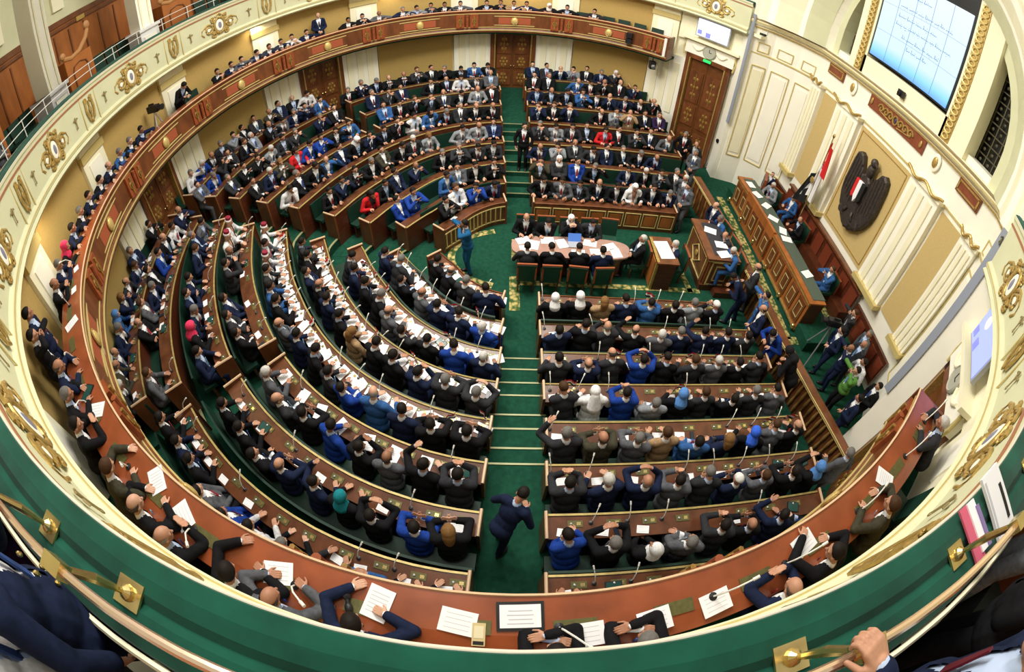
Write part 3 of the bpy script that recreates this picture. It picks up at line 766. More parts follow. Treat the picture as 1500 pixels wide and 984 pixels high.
for i in range(13):
    a = 45 + 22.5 * i
    if a > A0 and a < A1: on_fascia('front_panel', fr_panel, a, 8.985, 4.49, lg); on_fascia('gold_boss', fr_boss, a, 8.97, 4.49, lg)
    if A0 < a + 11.25 < A1: on_fascia('carved_console', fr_console, a + 11.25, 8.985, 4.49, lg)
# inlaid plates on the desk
for i, a in enumerate(range(212, 306, 5)):
    T = T_at(a + .4, 9.24, 4.909); mb = MB(); mb.box((0, 0, .0), (.34, .12, .010), plate_m, T=T @ Matrix.Rotation(-.088, 4, 'X')); inparent(mb, 'inlaid_plate', lg)
mb = MB(); mb.sweep(ring(9.0, A0, A1, 2), [(.05, 3.92), (1.06, 3.92), (1.06, 4.0), (.05, 4.0)], carpet); tag(mb.build('floor_lower_gallery'), kind='structure')
for a in (A0, A1):
    mb = MB(); mb.box((9.25 * math.cos(rad(a)), 9.25 * math.sin(rad(a)), 4.45), (.6, .06, .9), wood_m, rz=rad(a)); inparent(mb, 'end_panel', lg)

# ================================================================= DESKS AND BENCHES OF THE CHAMBER
BLK = {}
def ends(path): return path[0], path[-1]
for k, bn, fn, side in SECTIONS:
    path = fn(); Z = ZK[k]; F0 = FK[k - 1] if k else 0; F = FK[k]
    where = '%s row of the %s' % (ORD[k], bn)
    o = empty('tiered_desk', (path[len(path) // 2][0], path[len(path) // 2][1], F), 0, 'long dark wooden desk with gold edge, %s' % where, 'desk', 'rows of desks in the chamber')
    mb = MB(); mb.sweep(path, [(.0, Z + .0), (.0, Z - .035), (.30, Z - .085), (.33, Z - .05)], wood_t); inparent(mb, 'desktop', o)
    mb = MB(); mb.sweep(path, [(-.045, Z - .005), (-.045, Z + .012), (-.01, Z + .02), (-.01, Z - .005)], rail_m if k else wood_m); inparent(mb, 'edge_rail', o)
    mb = MB(); mb.sweep(path, [(-.035, F0 + .001), (.0, F0 + .001), (.0, Z - .01), (-.035, Z - .01)], wood_d if k else wood_m)
    mb.sweep(path, [(.30, Z - .20), (.325, Z - .20), (.325, Z - .07), (.30, Z - .07)], wood_d); inparent(mb, 'front_panel', o)
    if k == 0:
        mb = MB(); L = 0; pts = [path[0]]
        n = len(path)
        if 'right' in bn:
            segs = [(XR0[0] + .04 + .54 * i, XR0[0] + .50 + .54 * i) for i in range(8)]
            for x0, x1 in segs:
                y = path[0][1] - side * .045
                for z in (.14, .62): mb.box(((x0 + x1) / 2, y, z), (x1 - x0, .03, .025), gold_p)
                for x in (x0, x1): mb.box((x, y, .38), (.025, .03, .5), gold_p)
                mb.box(((x0 + x1) / 2, y, .38), (x1 - x0 - .1, .02, .36), wood_o)
        else:
            for z in (.14, .62): mb.sweep(path, [(-.06, z), (-.035, z), (-.035, z + .025), (-.06, z + .025)], gold_p)
            for p in path[::2]: mb.box((p[0] - p[2] * .05, p[1] - p[3] * .05, .38), (.03, .03, .5), gold_p, rz=math.atan2(p[3], p[2]))
        inparent(mb, 'panel_moulding', o)
    for p in ends(path):
        mb = MB(); a = math.atan2(p[3], p[2]); c = (p[0] + p[2] * .14, p[1] + p[3] * .14)
        mb.box((c[0], c[1], (F + Z + .06) / 2 + .0), (.42, .05, Z + .06 - F), wood_m, rz=a)
        mb.tube([(c[0] - p[2] * .21, c[1] - p[3] * .21, Z + .065), (c[0] + p[2] * .21, c[1] + p[3] * .21, Z + .065)], .025, mat('pale wood edge', (.62, .42, .26)), 6)
        inparent(mb, 'end_panel', o)
    # bench behind the desk
    bp_ = fn(.50)
    b = empty('bench', (bp_[len(bp_) // 2][0], bp_[len(bp_) // 2][1], F), 0, 'green upholstered bench behind the desk, %s' % where, 'bench', 'rows of benches in the chamber')
    base = fn()
    mb = MB(); mb.sweep(base, [(.50, F + .38), (.82, F + .36), (.82, F + .44), (.52, F + .46)], leather); inparent(mb, 'seat', b)
    mb = MB(); q = .10 if k == 8 else 0; mb.sweep(base, [(.80 - q, F + .40), (.84 - q, F + .93 - q), (.88 - q, F + .93 - q), (.86 - q, F + .40)], leather); inparent(mb, 'backrest', b)
    mb = MB(); mb.sweep(base, [(.60, F + .002), (.66, F + .002), (.66, F + .38), (.60, F + .38)], wood_d); inparent(mb, 'plinth', b)

# partition between the chamber and the platform
pp = [(6.22, 3.9), (6.34, 1.23), (6.42, -.83), (6.58, -3.16), (6.9, -4.74), (7.33, -6.3)]
def poly_path(P, side=1):
    out = []
    for i, p in enumerate(P):
        a = P[max(0, i - 1)]; b = P[min(len(P) - 1, i + 1)]; tx, ty = b[0] - a[0], b[1] - a[1]; l = math.hypot(tx, ty)
        nx, ny = ty / l, -tx / l
        if nx * side < 0: nx, ny = -nx, -ny
        out.append((*p, nx, ny))
    return out
for j, (P, lab) in enumerate(((pp[:3], 'low carved wooden partition beside the speaker rostrum, far part'), (pp[2:], 'low wooden partition with gold balusters, part nearest the camera'))):
    path = poly_path([(P[0][0], P[0][1] - .02 * j)] + P[1:]); o = empty('low_partition', (P[0][0], P[0][1], 0), 0, lab, 'partition')
    mb = MB(); mb.sweep(path, [(-.02, 0), (.10, 0), (.10, .92), (-.02, .92)], wood_m); inparent(mb, 'panelling', o)
    mb = MB(); mb.sweep(path, [(-.08, .92), (.20, .92), (.20, .97), (-.08, .97)], wood_m); mb.sweep(path, [(-.085, .93), (-.075, .98), (-.05, .98), (-.05, .93)], gold_p); inparent(mb, 'top_rail', o)
    n = 14 if j == 0 else 26
    def lerp(P, t):
        t *= len(P) - 1; i = min(int(t), len(P) - 2); f = t - i; return (P[i][0] + (P[i + 1][0] - P[i][0]) * f, P[i][1] + (P[i + 1][1] - P[i][1]) * f)
    for i in range(n):
        x, y = lerp(P, (i + .5) / n); mb = MB(); mb.lathe([(.03, .08), (.045, .25), (.025, .45), (.045, .65), (.03, .88)], mat('gilt brown baluster', (.30, .17, .05), .4, metal=.2), 8, c=(x - .05, y, 0)); inparent(mb, 'baluster', o)

# platform of the presidency with rostrum
mb = MB(); mb.box((8.95, .9, .18), (1.96, 7.2, .36), carpet); tag(mb.build('floor_platform'), kind='structure')
mb = MB()
for c, d in (((7.62, 1.0), (.28, 6.6)), ((8.75, -2.35), (2.4, .26))): mb.box((*c, .006), (*d, .01), carpet_g)
tag(mb.build('carpet_border'), 'gold patterned carpet strip running in front of the presidency desk', 'carpet')
mb = MB(); mb.box((9.25, .9, .366), (.26, 5.6, .01), carpet_g); tag(mb.build('carpet_strip'), 'gold patterned carpet strip on the platform behind the presidency desk', 'carpet')
ros = empty('presidency_desk', (7.97, 1.0, 0), 0, 'long carved honey-coloured presidency desk with panelled front on the platform', 'desk')
mb = MB(); mb.box((.05, 0, .58), (.12, 6.0, 1.16), wood_o); mb.box((-.03, .9, .62), (.1, 2.2, 1.26), wood_o); inp = mb.build('panelled_front', ros)
mb = MB(); mb.box((.24, 0, 1.155), (.62, 6.08, .05), wood_o); mb.box((.34, 0, 1.19), (.46, 5.8, .02), mat('grey green baize', (.075, .10, .075), .8)); mb.build('desktop', ros)
mb = MB(); 
for z in (.1, 1.10): mb.box((-.03, 0, z), (.08, 6.05, .05), gold)
mb.build('gilt_mouldings', ros)
for i in range(11):
    y = -2.7 + .54 * i; mb = MB(); x = -.09 if -.2 < y < 2 else -.02
    mb.box((x, y, .6), (.05, .40, .72), wood_m)
    for s in (-1, 1): mb.box((x - .03, y + s * .12, .6), (.02, .02, .44), gold_p); 
    for z in (.38, .82): mb.box((x - .03, y, z), (.02, .26, .02), gold_p)
    mb.build('front_panel', ros)
for i in range(6):
    y = -2.95 + 1.19 * i; mb = MB(); mb.ell((-.1, y, .16), (.07, .07, .1), brass); mb.build('brass_foot', ros)
for y in (-2.97, 2.97): mb = MB(); mb.box((.28, y, .6), (.5, .08, 1.1), wood_d); mb.build('end_panel', ros)
# high-backed wainscot with seats along the apse wall
wn = empty('wall_bench', (9.45, 0, .36), 0, 'dark mahogany high-backed panelled bench along the platform wall', 'bench')
mb = MB()
for y0, y1, h in ((-1.9, 3.3, 1.25), (-4.1, -2.0, .95), (3.4, 4.4, .8)): mb.box((.33, (y0 + y1) / 2, h / 2), (.1, y1 - y0, h), wood_d)
for i in range(9): mb.box((.26, -1.65 + i * .6, .75), (.03, .42, .7), mat('deep red wood', (.17, .035, .015), .4))
for i in range(5): mb.box((.26, -3.9 + i * .42, .5), (.03, .3, .6), mat('deep red wood', (.17, .035, .015)))
mb.build('panelled_back', wn)
mb = MB(); mb.box((.12, .7, .22), (.42, 5.2, .44), wood_d); mb.build('seat', wn)
mb = MB(); mb.box((.30, .7, 1.27), (.2, 5.3, .07), wood_m); mb.build('top_rail', wn)

# speaker rostrum (lectern with diamond panel)
lc = empty('speaker_rostrum', (5.72, .2, 0), 0, 'large carved wooden speaker rostrum with diamond panel in front of the partition', 'lectern')
mb = MB(); mb.box((-.42, .05, .6), (.12, 1.55, 1.0), wood_m); mb.box((0, -.72, .6), (.86, .12, 1.0), wood_m); mb.box((0, .82, .6), (.86, .12, 1.0), wood_m); mb.box((-.0, .05, .1), (1.05, 1.75, .2), wood_d); mb.build('carved_body', lc)
mb = MB(); mb.box((-.05, .05, 1.12), (1.0, 1.76, .06), wood_m); mb.box((.05, .05, 1.155), (.7, 1.4, .012), mat('dark blotter', (.03, .03, .04), .6)); mb.build('desktop', lc)
mb = MB()
def rect(mb, c, w, h, ax, m=gold_p, t=.03):
    x, y, z = c
    if ax == 'x':
        for s in (-1, 1): mb.box((x, y + s * w / 2, z), (t, t, h), m); mb.box((x, y, z + s * h / 2), (t, w + t, t), m)
    else:
        for s in (-1, 1): mb.box((x + s * w / 2, y, z), (t, t, h), m); mb.box((x, y, z + s * h / 2), (w + t, t, t), m)
rect(mb, (-.50, .05, .62), 1.35, .8, 'x'); rect(mb, (0, -.80, .62), .7, .8, 'y'); rect(mb, (0, -.80, .62), .4, .5, 'y')
dm = [(-.51, .05, .92), (-.51, .38, .62), (-.51, .05, .32), (-.51, -.28, .62), (-.51, .05, .92)]
mb.tube(dm, .02, gold_p, 5); mb.ell((-.50, .05, .62), (.03, .09, .1), gold); mb.box((-.48, .05, 1.06), (.06, 1.7, .05), gold_p); mb.box((0, -.78, 1.06), (.9, .06, .05), gold_p); mb.build('gilt_mouldings', lc)
# smaller lectern by the table
sl = empty('lectern', (3.98, -.22, 0), 0, 'small wooden lectern with gilded front at the end of the oval table', 'lectern')
mb = MB(); mb.box((-.22, 0, .5), (.08, 1.0, .98), gold); mb.box((-.24, 0, .5), (.08, .84, .84), wood_o); mb.build('front_panel', sl)
mb = MB(); mb.box((.05, -.48, .46), (.5, .06, .9), wood_d); mb.box((.05, .48, .46), (.5, .06, .9), wood_d); mb.box((.05, 0, .96), (.62, 1.1, .05), wood_m); mb.build('body', sl)
mb = MB(); mb.box((.05, 0, .992), (.4, .7, .012), paper, rz=.1); mb.build('paper_sheet')
tag(bpy.data.objects['paper_sheet'], 'large white sheet on the small lectern', 'paper'); bpy.data.objects['paper_sheet'].location = sl.location
# flower-edged carpet lines on the central floor
mb = MB()
mb.box((2.75, -.68, .004), (5.0, .17, .008), carpet_g); mb.box((.16, -1.05, .004), (.26, 1.2, .008), carpet_g); mb.box((4.9, -.20, .004), (.16, 1.1, .008), carpet_g, rz=.12)
mb.box((.15, .62, .004), (.14, .9, .008), carpet_g)
p = [(-1.55 * math.cos(t) , .3 + 1.15 * math.sin(t), -math.cos(t), math.sin(t)) for t in [rad(-75 + 150 * i / 24) for i in range(25)]]
mb.sweep(p, [(-.1, .001), (.1, .001), (.1, .009), (-.1, .009)], carpet_g)
tag(mb.build('carpet_border'), 'gold flowered carpet border laid around the oval table on green carpet', 'carpet')
# oval clerks' table
tb = empty('oval_table', (1.6, -.08, 0), 0, 'long oval table with papers in the middle of the green floor', 'table')
mb = MB(); ov = [(1.55 * math.copysign(abs(math.cos(t)) ** .6, math.cos(t)), .42 * math.copysign(abs(math.sin(t)) ** .6, math.sin(t))) for t in [i * PI / 20 for i in range(40)]]
n = len(ov); vs = [(x, y, .71) for x, y in ov] + [(x, y, .76) for x, y in ov]
mb.add(vs, [tuple(range(n))[::-1], tuple(range(n, 2 * n))] + [(i, (i + 1) % n, n + (i + 1) % n, n + i) for i in range(n)], mat('pinkish brown veneer', (.42, .25, .20), .35, var=.2)); mb.build('tabletop', tb)
mb = MB(); vs = [(x * .9, y * .8, .05) for x, y in ov] + [(x * .92, y * .84, .71) for x, y in ov]
mb.add(vs, [(i, (i + 1) % n, n + (i + 1) % n, n + i) for i in range(n)], wood_d); mb.build('table_body', tb)

# ================================================================= PEOPLE
def remesh(name, parts, voxel, it=3):
    """grow one continuous surface over a set of tapered limbs and ellipsoids"""
    mb = MB(); dm = cream
    for p in parts:
        if p[0] == 'c':
            _, a, b, r0, r1 = p; a, b = Vector(a), Vector(b); d = (b - a); L = d.length; t = d.normalized() if L > 1e-6 else Vector((0, 0, 1))
            pts, rs = [], []
            for q in (-.98, -.8, -.5, 0): pts.append(a + t * r0 * q); rs.append(r0 * math.sqrt(1 - q * q))
            for q in (0, .5, .8, .98): pts.append(b + t * r1 * q); rs.append(r1 * math.sqrt(1 - q * q))
            mb.tube(pts, rs, dm, 12)
        else:
            _, c, r, R = p; T = Matrix.Translation(c) @ (R.to_4x4() if R is not None else Matrix.Identity(4))
            mb.ell((0, 0, 0), r, dm, 14, 10, T=T)
    me = bpy.data.meshes.new(name); me.from_pydata(mb.v, [], mb.f)
    b = bmesh.new(); b.from_mesh(me); bmesh.ops.remove_doubles(b, verts=b.verts, dist=1e-5); bmesh.ops.recalc_face_normals(b, faces=b.faces); b.to_mesh(me); b.free()
    o = bpy.data.objects.new(name, me); C.objects.link(o)
    m = o.modifiers.new('r', 'REMESH'); m.mode = 'VOXEL'; m.voxel_size = voxel
    if it: m = o.modifiers.new('s', 'SMOOTH'); m.factor = .5; m.iterations = it
    dg = bpy.context.evaluated_depsgraph_get(); dg.update()
    me2 = bpy.data.meshes.new_from_object(o.evaluated_get(dg)); bpy.data.objects.remove(o); bpy.data.meshes.remove(me)
    me2.name = name; me2.polygons.foreach_set('use_smooth', [True] * len(me2.polygons)); me2.materials.clear()
    return me2
def join_meshes(name, L):
    """L: list of (mesh, material index)"""
    vs, fs, mi = [], [], []; n = 0
    for me, k in L:
        co = np.empty(len(me.vertices) * 3, 'f'); me.vertices.foreach_get('co', co); vs.append(co.reshape(-1, 3))
        fs += [tuple(v + n for v in p.vertices) for p in me.polygons]; mi += [k] * len(me.polygons); n += len(me.vertices)
    out = bpy.data.meshes.new(name); out.from_pydata(np.concatenate(vs).tolist(), [], fs)
    out.polygons.foreach_set('material_index', mi); out.polygons.foreach_set('use_smooth', [True] * len(fs)); out.update()
    return out
def cut(me, fn):
    b = bmesh.new(); b.from_mesh(me); bmesh.ops.delete(b, geom=[f for f in b.faces if fn(f.calc_center_median())], context='FACES'); b.to_mesh(me); b.free(); return me
def ik(S, Wp, l1, l2, pole):
    d = Wp - S; L = min(d.length, (l1 + l2) * .995); t = d.normalized(); Wp = S + t * L
    a = (l1 * l1 - l2 * l2 + L * L) / (2 * L); h = math.sqrt(max(0, l1 * l1 - a * a))
    p = (pole - t * pole.dot(t)).normalized(); return S + t * a + p * h, Wp
def hand_parts(W, d, up, curl, s=1.0, side=1, spread=.12):
    """W wrist, d pointing direction, up = back of the hand; separate bent fingers"""
    d = d.normalized(); up = (up - d * up.dot(d)).normalized(); x = d.cross(up).normalized() * side
    P = [('c', W, W + d * .02 * s, .026 * s, .028 * s)]
    for i in range(5): P.append(('c', W + d * .02 * s + x * (-.022 + .011 * i) * s, W + d * .078 * s + x * (-.030 + .015 * i) * s, .0155 * s, .0115 * s))
    for i, (L, o) in enumerate(((.062, -.031), (.074, -.0105), (.070, .0105), (.054, .031))):
        p = W + d * .082 * s + x * o * s; a = -spread * (1.5 - i) * .6; dd = (d + x * -a * .4).normalized(); c = 0; r = .0088 * s
        for j, seg in enumerate((.45, .32, .23)):
            c += curl * (.6 if j == 0 else 1.0); v = dd * math.cos(c) - up * math.sin(c); q = p + v * L * seg * s
            P.append(('c', p, q, r, r * .93)); p = q; r *= .93
    p = W + d * .022 * s - x * .028 * s; v = (d * .65 - x * .7 - up * .25).normalized(); q = p + v * .038 * s; P.append(('c', p, q, .013 * s, .0105 * s))
    v = (d * .9 - x * .25 - up * .3 * (1 + curl)).normalized(); P.append(('c', q, q + v * .030 * s, .0105 * s, .009 * s)); P.append(('c', q + v * .03 * s, q + v * .045 * s, .009 * s, .008 * s))
    return P
def Rz(a): return Matrix.Rotation(a, 3, 'Z')
def figure(name, sit=True, lean=0, yaw=0, pitch=0, wl=(-.15, .38, .30), wr=(.15, .38, .30), curl=.35, build=1.0, vox=.012, hvox=.0052, feet=None, palm=-1, robe=False, hands=True, twist=0, elbow=(0.7, -.3, -.8)):
    """returns dict of meshes in local space: facing +Y, floor at z 0"""
    hz = .52 if sit else .93
    H = Vector((0, 0, hz)); Rl = Matrix.Rotation(-rad(lean), 3, 'X') @ Rz(rad(twist))
    U = lambda x, y, z: H + Rl @ Vector((x, y, z))
    bw = build
    SL, SR = U(-.175 * bw, 0, .50), U(.175 * bw, 0, .50)
    arms = []
    for s, S, w in ((-1, SL, wl), (1, SR, wr)):
        Wp = H + Vector(w); E, Wp = ik(S, Wp, .29, .26, Vector((s * elbow[0], elbow[1], elbow[2]))); arms.append((s, S, E, Wp))
    hips = [H + Vector((s * .09, 0, 0)) for s in (-1, 1)]
    if sit: legs = [(h, h + Vector((s * .05, .43, -.02)), h + Vector((s * .06, .40, -.45))) for s, h in zip((-1, 1), hips)]
    else:
        ft = feet or ((-.10, .0), (.10, .0)); legs = []
        for s, h, f in zip((-1, 1), hips, ft):
            F = Vector((f[0], f[1], .08)); K, F = ik(h, F, .43, .43, Vector((0, 1, 0))); legs.append((h, K, F))
    neck0, neck1 = U(0, -.005, .54), U(0, .012, .64)
    HM = Matrix.Translation(neck1) @ (Rl @ Rz(rad(yaw)) @ Matrix.Rotation(rad(pitch), 3, 'X')).to_4x4()
    hp = lambda x, y, z: HM @ Vector((x, y, z)); HR = HM.to_3x3()
    def torso(g): return [('e', U(0, .005, .36), ((.155 + g) * bw, .098 + g, .19), Rl), ('e', U(0, .02, .16), ((.145 + g) * bw, .112 * bw + g, .19), Rl), ('c', SL + (SR - SL) * .06, SR + (SL - SR) * .06, .056 + g, .056 + g), ('c', U(-.07, -.01, .53), U(.07, -.01, .53), .04 + g, .04 + g), ('e', H + Vector((0, .0, .02)), ((.15 + g) * bw, .12 + g, .13), None)]
    def arm(g, cutw=0.0):
        P = []
        for s, S, E, Wp in arms:
            e2 = Wp + (E - Wp).normalized() * cutw
            P += [('c', S, E, .048 + g, .039 + g), ('c', E, e2, .040 + g, .029 + g)]
        return P
    def leg(g): 
        P = []
        for h, k, f in legs: P += [('c', h, k, .078 + g, .055 + g), ('c', k, f, .052 + g, .040 + g)]
        return P
    # body
    P = torso(-.012) + arm(-.006) + leg(-.008) + [('c', neck0, neck1 + Vector((0, 0, .02)), .052, .05)]
    head = [('e', hp(0, .012, .092), (.074, .094, .092), HR), ('e', hp(0, .040, .045), (.060, .064, .072), HR), ('e', hp(0, .066, .000), (.040, .036, .028), HR), ('c', hp(0, .098, .078), hp(0, .118, .044), .010, .015), ('c', hp(-.045, .078, .084), hp(.045, .078, .084), .020, .020), ('c', hp(-.018, .094, .018), hp(.018, .094, .018), .012, .012)]
    head += [('e', hp(s * .077, .008, .052), (.010, .020, .031), HR) for s in (-1, 1)]
    body = remesh('body', P + head, vox, 2)
    L = [(body, 0)]
    mb = MB()
    for s in (-1, 1): mb.ell((0, 0, 0), (.012, .006, .008), cream, 8, 6, T=HM @ Matrix.Translation((s * .030, .093, .066)))
    for s in (-1, 1): mb.ell((0, 0, 0), (.020, .006, .005), cream, 8, 6, T=HM @ Matrix.Translation((s * .032, .096, .089)))
    eyes = bpy.data.meshes.new('e'); eyes.from_pydata(mb.v, [], mb.f); L.append((eyes, 1))
    mb = MB(); mb.ell((0, 0, 0), (.024, .008, .006), cream, 8, 6, T=HM @ Matrix.Translation((0, .101, .018)))
    lips = bpy.data.meshes.new('l'); lips.from_pydata(mb.v, [], mb.f); L.append((lips, 2))
    if hands:
        for i, (s, S, E, Wp) in enumerate(arms):
            d = (Wp - E).normalized(); back = Vector((0, 0, 1)) if palm < 0 else Vector((s, .2, 0)); 
            if abs(d.dot(back)) > .85: back = Vector((s * .8, -.6, 0))
            hd = d + (Vector((0, 0, -.15)) if palm < 0 else Vector((-s * .25, .1, 0)))
            L.append((remesh('h', hand_parts(Wp - d * .01, hd, back, curl, 1.0, -s), hvox, 1), 0))
    R = {'body': join_meshes(name + '_body', L)}
    # shirt, jacket, trousers
    sh = remesh('shirt', torso(.006)[:4] + arm(.004, .0) + [('c', neck0, neck0 + (neck1 - neck0) * .62, .060, .056)], vox * 1.15, 2)
    R['shirt'] = cut(sh, lambda c: False)
    jk = remesh('suit_jacket', torso(.024)[:4] + arm(.018, .022) + ([('e', H + Vector((0, .01, .02)), (.185 * bw, .155, .16), None)] if not robe else [('c', H + Vector((0, .0, .0)), H + Vector((0, .3 if sit else 0, -.25)), .20, .22)]), vox * 1.2, 3)
    Ri = Rl.inverted()
    def vcut(c):
        q = Ri @ (c - H)
        return (q.y > .02 and q.z > .20 and abs(q.x) < .012 + (q.z - .20) * .22 and q.z < .56) or (q.z > .545 and (q.x ** 2 + (q.y - 0) ** 2) < .0052)
    if not robe: cut(jk, vcut)
    R['suit_jacket'] = jk
    tr = remesh('trousers', leg(.014) + [('e', H + Vector((0, .0, -.02)), (.165 * bw, .13, .12), None)] + ([('c', H + Vector((0, 0, -.2)), Vector((0, 0, .15)), .2, .24)] if robe and not sit else []), vox * 1.4, 2)
    mb = MB()
    for h, k, f in legs:
        fl_ = Vector((f.x, f.y, 0)); s = 1 if f.x > 0 else -1
        mb.ell((f.x + s * .01, f.y + .06, .045), (.05, .14, .045), black, 10, 6)
    sho = bpy.data.meshes.new('s'); sho.from_pydata(mb.v, [], mb.f)
    R['trousers'] = join_meshes('trousers', [(tr, 0), (sho, 1)])
    # tie follows the chest
    pts = [U(0, .118 + .01 * math.sin(z * 4), z) for z in (.49, .42, .34, .26)]
    mb = MB(); 
    for a, b, w0, w1 in zip(pts, pts[1:], (.014, .022, .028), (.022, .028, .034)):
        n = len(mb.v); X = Rl @ Vector((1, 0, 0)); Y = Rl @ Vector((0, .01, 0))
        mb.add([a - X * w0, a + X * w0, b + X * w1, b - X * w1, a - X * w0 + Y, a + X * w0 + Y, b + X * w1 + Y, b - X * w1 + Y], [(0, 1, 2, 3), (7, 6, 5, 4), (0, 4, 5, 1), (1, 5, 6, 2), (2, 6, 7, 3), (3, 7, 4, 0)], cream)
    t = bpy.data.meshes.new('tie'); t.from_pydata(mb.v, [], mb.f); R['tie'] = t
    R['HM'] = HM; R['arms'] = arms
    return R
# hair in the head's own frame
def shell(name, parts, keep, vox=.010):
    me = remesh(name, parts, vox, 2)
    if keep: cut(me, lambda c: not keep(c))
    return me
E_ = lambda c, r: ('e', Vector(c), r, None)
HAIR = {
 'short': shell('hair', [E_((0, .004, .100), (.084, .100, .098))], lambda c: c.z > .045 + max(0, c.y + .015) * 1.15 and not (abs(c.x) > .06 and c.z < .08 and c.y > -.01)),
 'bald': shell('hair', [E_((0, .002, .092), (.083, .101, .095))], lambda c: c.z > .03 + max(0, c.y + .02) * 1.4 and c.z < .115 and c.y < .03),
 'long': shell('hair', [E_((0, -.004, .098), (.094, .110, .104)), ('c', Vector((0, -.06, .06)), Vector((0, -.07, -.08)), .085, .07)], lambda c: not (c.y > .035 and c.z < .135 and abs(c.x) < .07)),
 'scarf': shell('headscarf', [E_((0, .0, .090), (.094, .112, .110)), ('c', Vector((0, -.01, .0)), Vector((0, -.02, -.11)), .085, .13)], lambda c: not (c.y > .055 and -.012 < c.z < .145 and abs(c.x) < .056), .012),
 'cap': shell('cap', [E_((0, .006, .118), (.086, .102, .085))], lambda c: c.z > .118),
 'kefiyeh': shell('headcloth', [E_((0, -.004, .10), (.092, .110, .105)), ('c', Vector((0, -.07, .04)), Vector((0, -.11, -.20)), .08, .13)], lambda c: not (c.y > .05 and c.z < .135 and abs(c.x) < .07), .012),
}
mb = MB(); mb.lathe([(.085, .105), (.090, .125), (.084, .15), (.074, .152)], whitec, 16); mb.lathe([(.078, .14), (.070, .215), (.0, .218)], mat('dark red felt', (.22, .01, .03), .8), 16)
HAIR['fez'] = mb
SUIT = {'k': ((.008, .008, .010), 'black suit'), 'n': ((.010, .017, .050), 'navy suit'), 'r': ((.012, .050, .30), 'royal blue suit'), 'g': ((.105, .110, .125), 'grey suit'), 'c': ((.030, .031, .036), 'charcoal suit'), 'l': ((.26, .28, .31), 'light grey suit'), 't': ((.40, .26, .14), 'tan jacket'), 'o': ((.055, .050, .032), 'olive suit'), 'b': ((.035, .115, .32), 'mid blue suit'), 'w': ((.72, .72, .74), 'white jacket'), 'x': ((.80, .80, .82), 'white robe'), 'R': ((.62, .02, .025), 'red jacket'), 'G': ((.10, .26, .05), 'green jacket'), 's': ((.012, .10, .24), 'blue uniform'), 'p': ((.03, .015, .06), 'purple jacket')}
SM = {c: mat('wool cloth ' + c, v[0], .85, var=.35, scale=25, spec=.15) for c, v in SUIT.items()}
SKIN = [mat('skin %d' % i, c, .5, spec=.3, var=.12, scale=14) for i, c in enumerate(((.52, .27, .17), (.42, .20, .12), (.60, .34, .23), (.30, .14, .08)))]
eye_m = mat('dark eyes', (.02, .012, .01), .3); lip_m = mat('lips', (.32, .10, .08), .5)
HC = {'d': ('dark hair', 'short', (.012, .008, .006)), 'g': ('grey hair', 'short', (.17, .16, .15)), 'w': ('white hair', 'short', (.60, .58, .55)), 'b': ('a bald head', 'bald', (.10, .08, .07)), 'e': ('a bald head', 'bald', (.35, .33, .31)), 's': ('a white headscarf', 'scarf', (.85, .85, .86)), 'h': ('long fair hair', 'long', (.22, .11, .035)), 'H': ('long dark hair', 'long', (.02, .012, .01)), 'c': ('a white cap', 'cap', (.82, .80, .78)), 'p': ('a bright pink headscarf', 'scarf', (.85, .05, .14)), 'T': ('a teal headscarf', 'scarf', (.01, .22, .26)), 'u': ('a blue headscarf', 'scarf', (.10, .26, .62)), 'v': ('an ultramarine headscarf', 'scarf', (.04, .14, .75)), 'K': ('a black headscarf', 'scarf', (.012, .012, .014)), 'f': ('a red felt hat', 'fez', (0, 0, 0)), 'k': ('a white headcloth', 'kefiyeh', (.85, .85, .86)), 'B': ('brown hair', 'short', (.07, .032, .014)), 'y': ('grey headscarf', 'scarf', (.25, .25, .25))}
HMAT = {c: mat('hair ' + c, v[2], .7 if v[1] in ('short', 'bald', 'long') else .85, var=.3, scale=30, spec=.2) for c, v in HC.items()}
TIES = [mat('tie ' + n, c, .5) for n, c in (('red', (.35, .02, .03)), ('blue', (.03, .07, .25)), ('dark', (.02, .02, .03)), ('silver', (.30, .32, .38)), ('maroon', (.12, .01, .02)), ('sky', (.15, .3, .5)))]
SHIRTS = [mat('shirt white', (.78, .79, .82), .7), mat('shirt blue', (.45, .55, .75), .7), mat('shirt white b', (.85, .84, .84), .7), mat('shirt dark', (.03, .03, .035), .7)]
POSES = {
 'rest': figure('rest', build=1.14, lean=8, wl=(-.16, .36, .30), wr=(.15, .34, .30), pitch=-6),
 'rest2': figure('rest2', lean=12, yaw=25, wl=(-.10, .38, .29), wr=(.26, .33, .29), pitch=-14, build=1.2),
 'clap': figure('clap', build=1.14, lean=6, wl=(-.035, .30, .52), wr=(.035, .30, .52), palm=1, curl=.12, elbow=(.9, .1, -.5)),
 'clap2': figure('clap2', lean=10, yaw=-18, wl=(-.05, .34, .60), wr=(.03, .34, .60), palm=1, curl=.15, build=1.2, elbow=(.7, .2, -.9)),
 'phone': figure('phone', lean=5, wl=(-.09, .32, .66), wr=(.09, .32, .66), palm=1, curl=.7, build=1.15, elbow=(.75, .2, -.8)),
 'fold': figure('fold', lean=-4, yaw=-10, wl=(.06, .20, .24), wr=(-.06, .23, .27), curl=.4, build=1.22, elbow=(.8, .2, -.5)),
 'lap': figure('lap', build=1.14, lean=-6, yaw=30, wl=(-.07, .26, .12), wr=(.07, .26, .12), curl=.4),
 'think': figure('think', build=1.14, lean=16, yaw=12, pitch=-16, wl=(-.06, .24, .48), wr=(.18, .36, .29), curl=.9),
 'reach': figure('reach', build=1.14, lean=12, yaw=-28, wl=(-.22, .40, .66), wr=(.14, .36, .30), curl=.3, elbow=(.7, .1, -.8)),
}
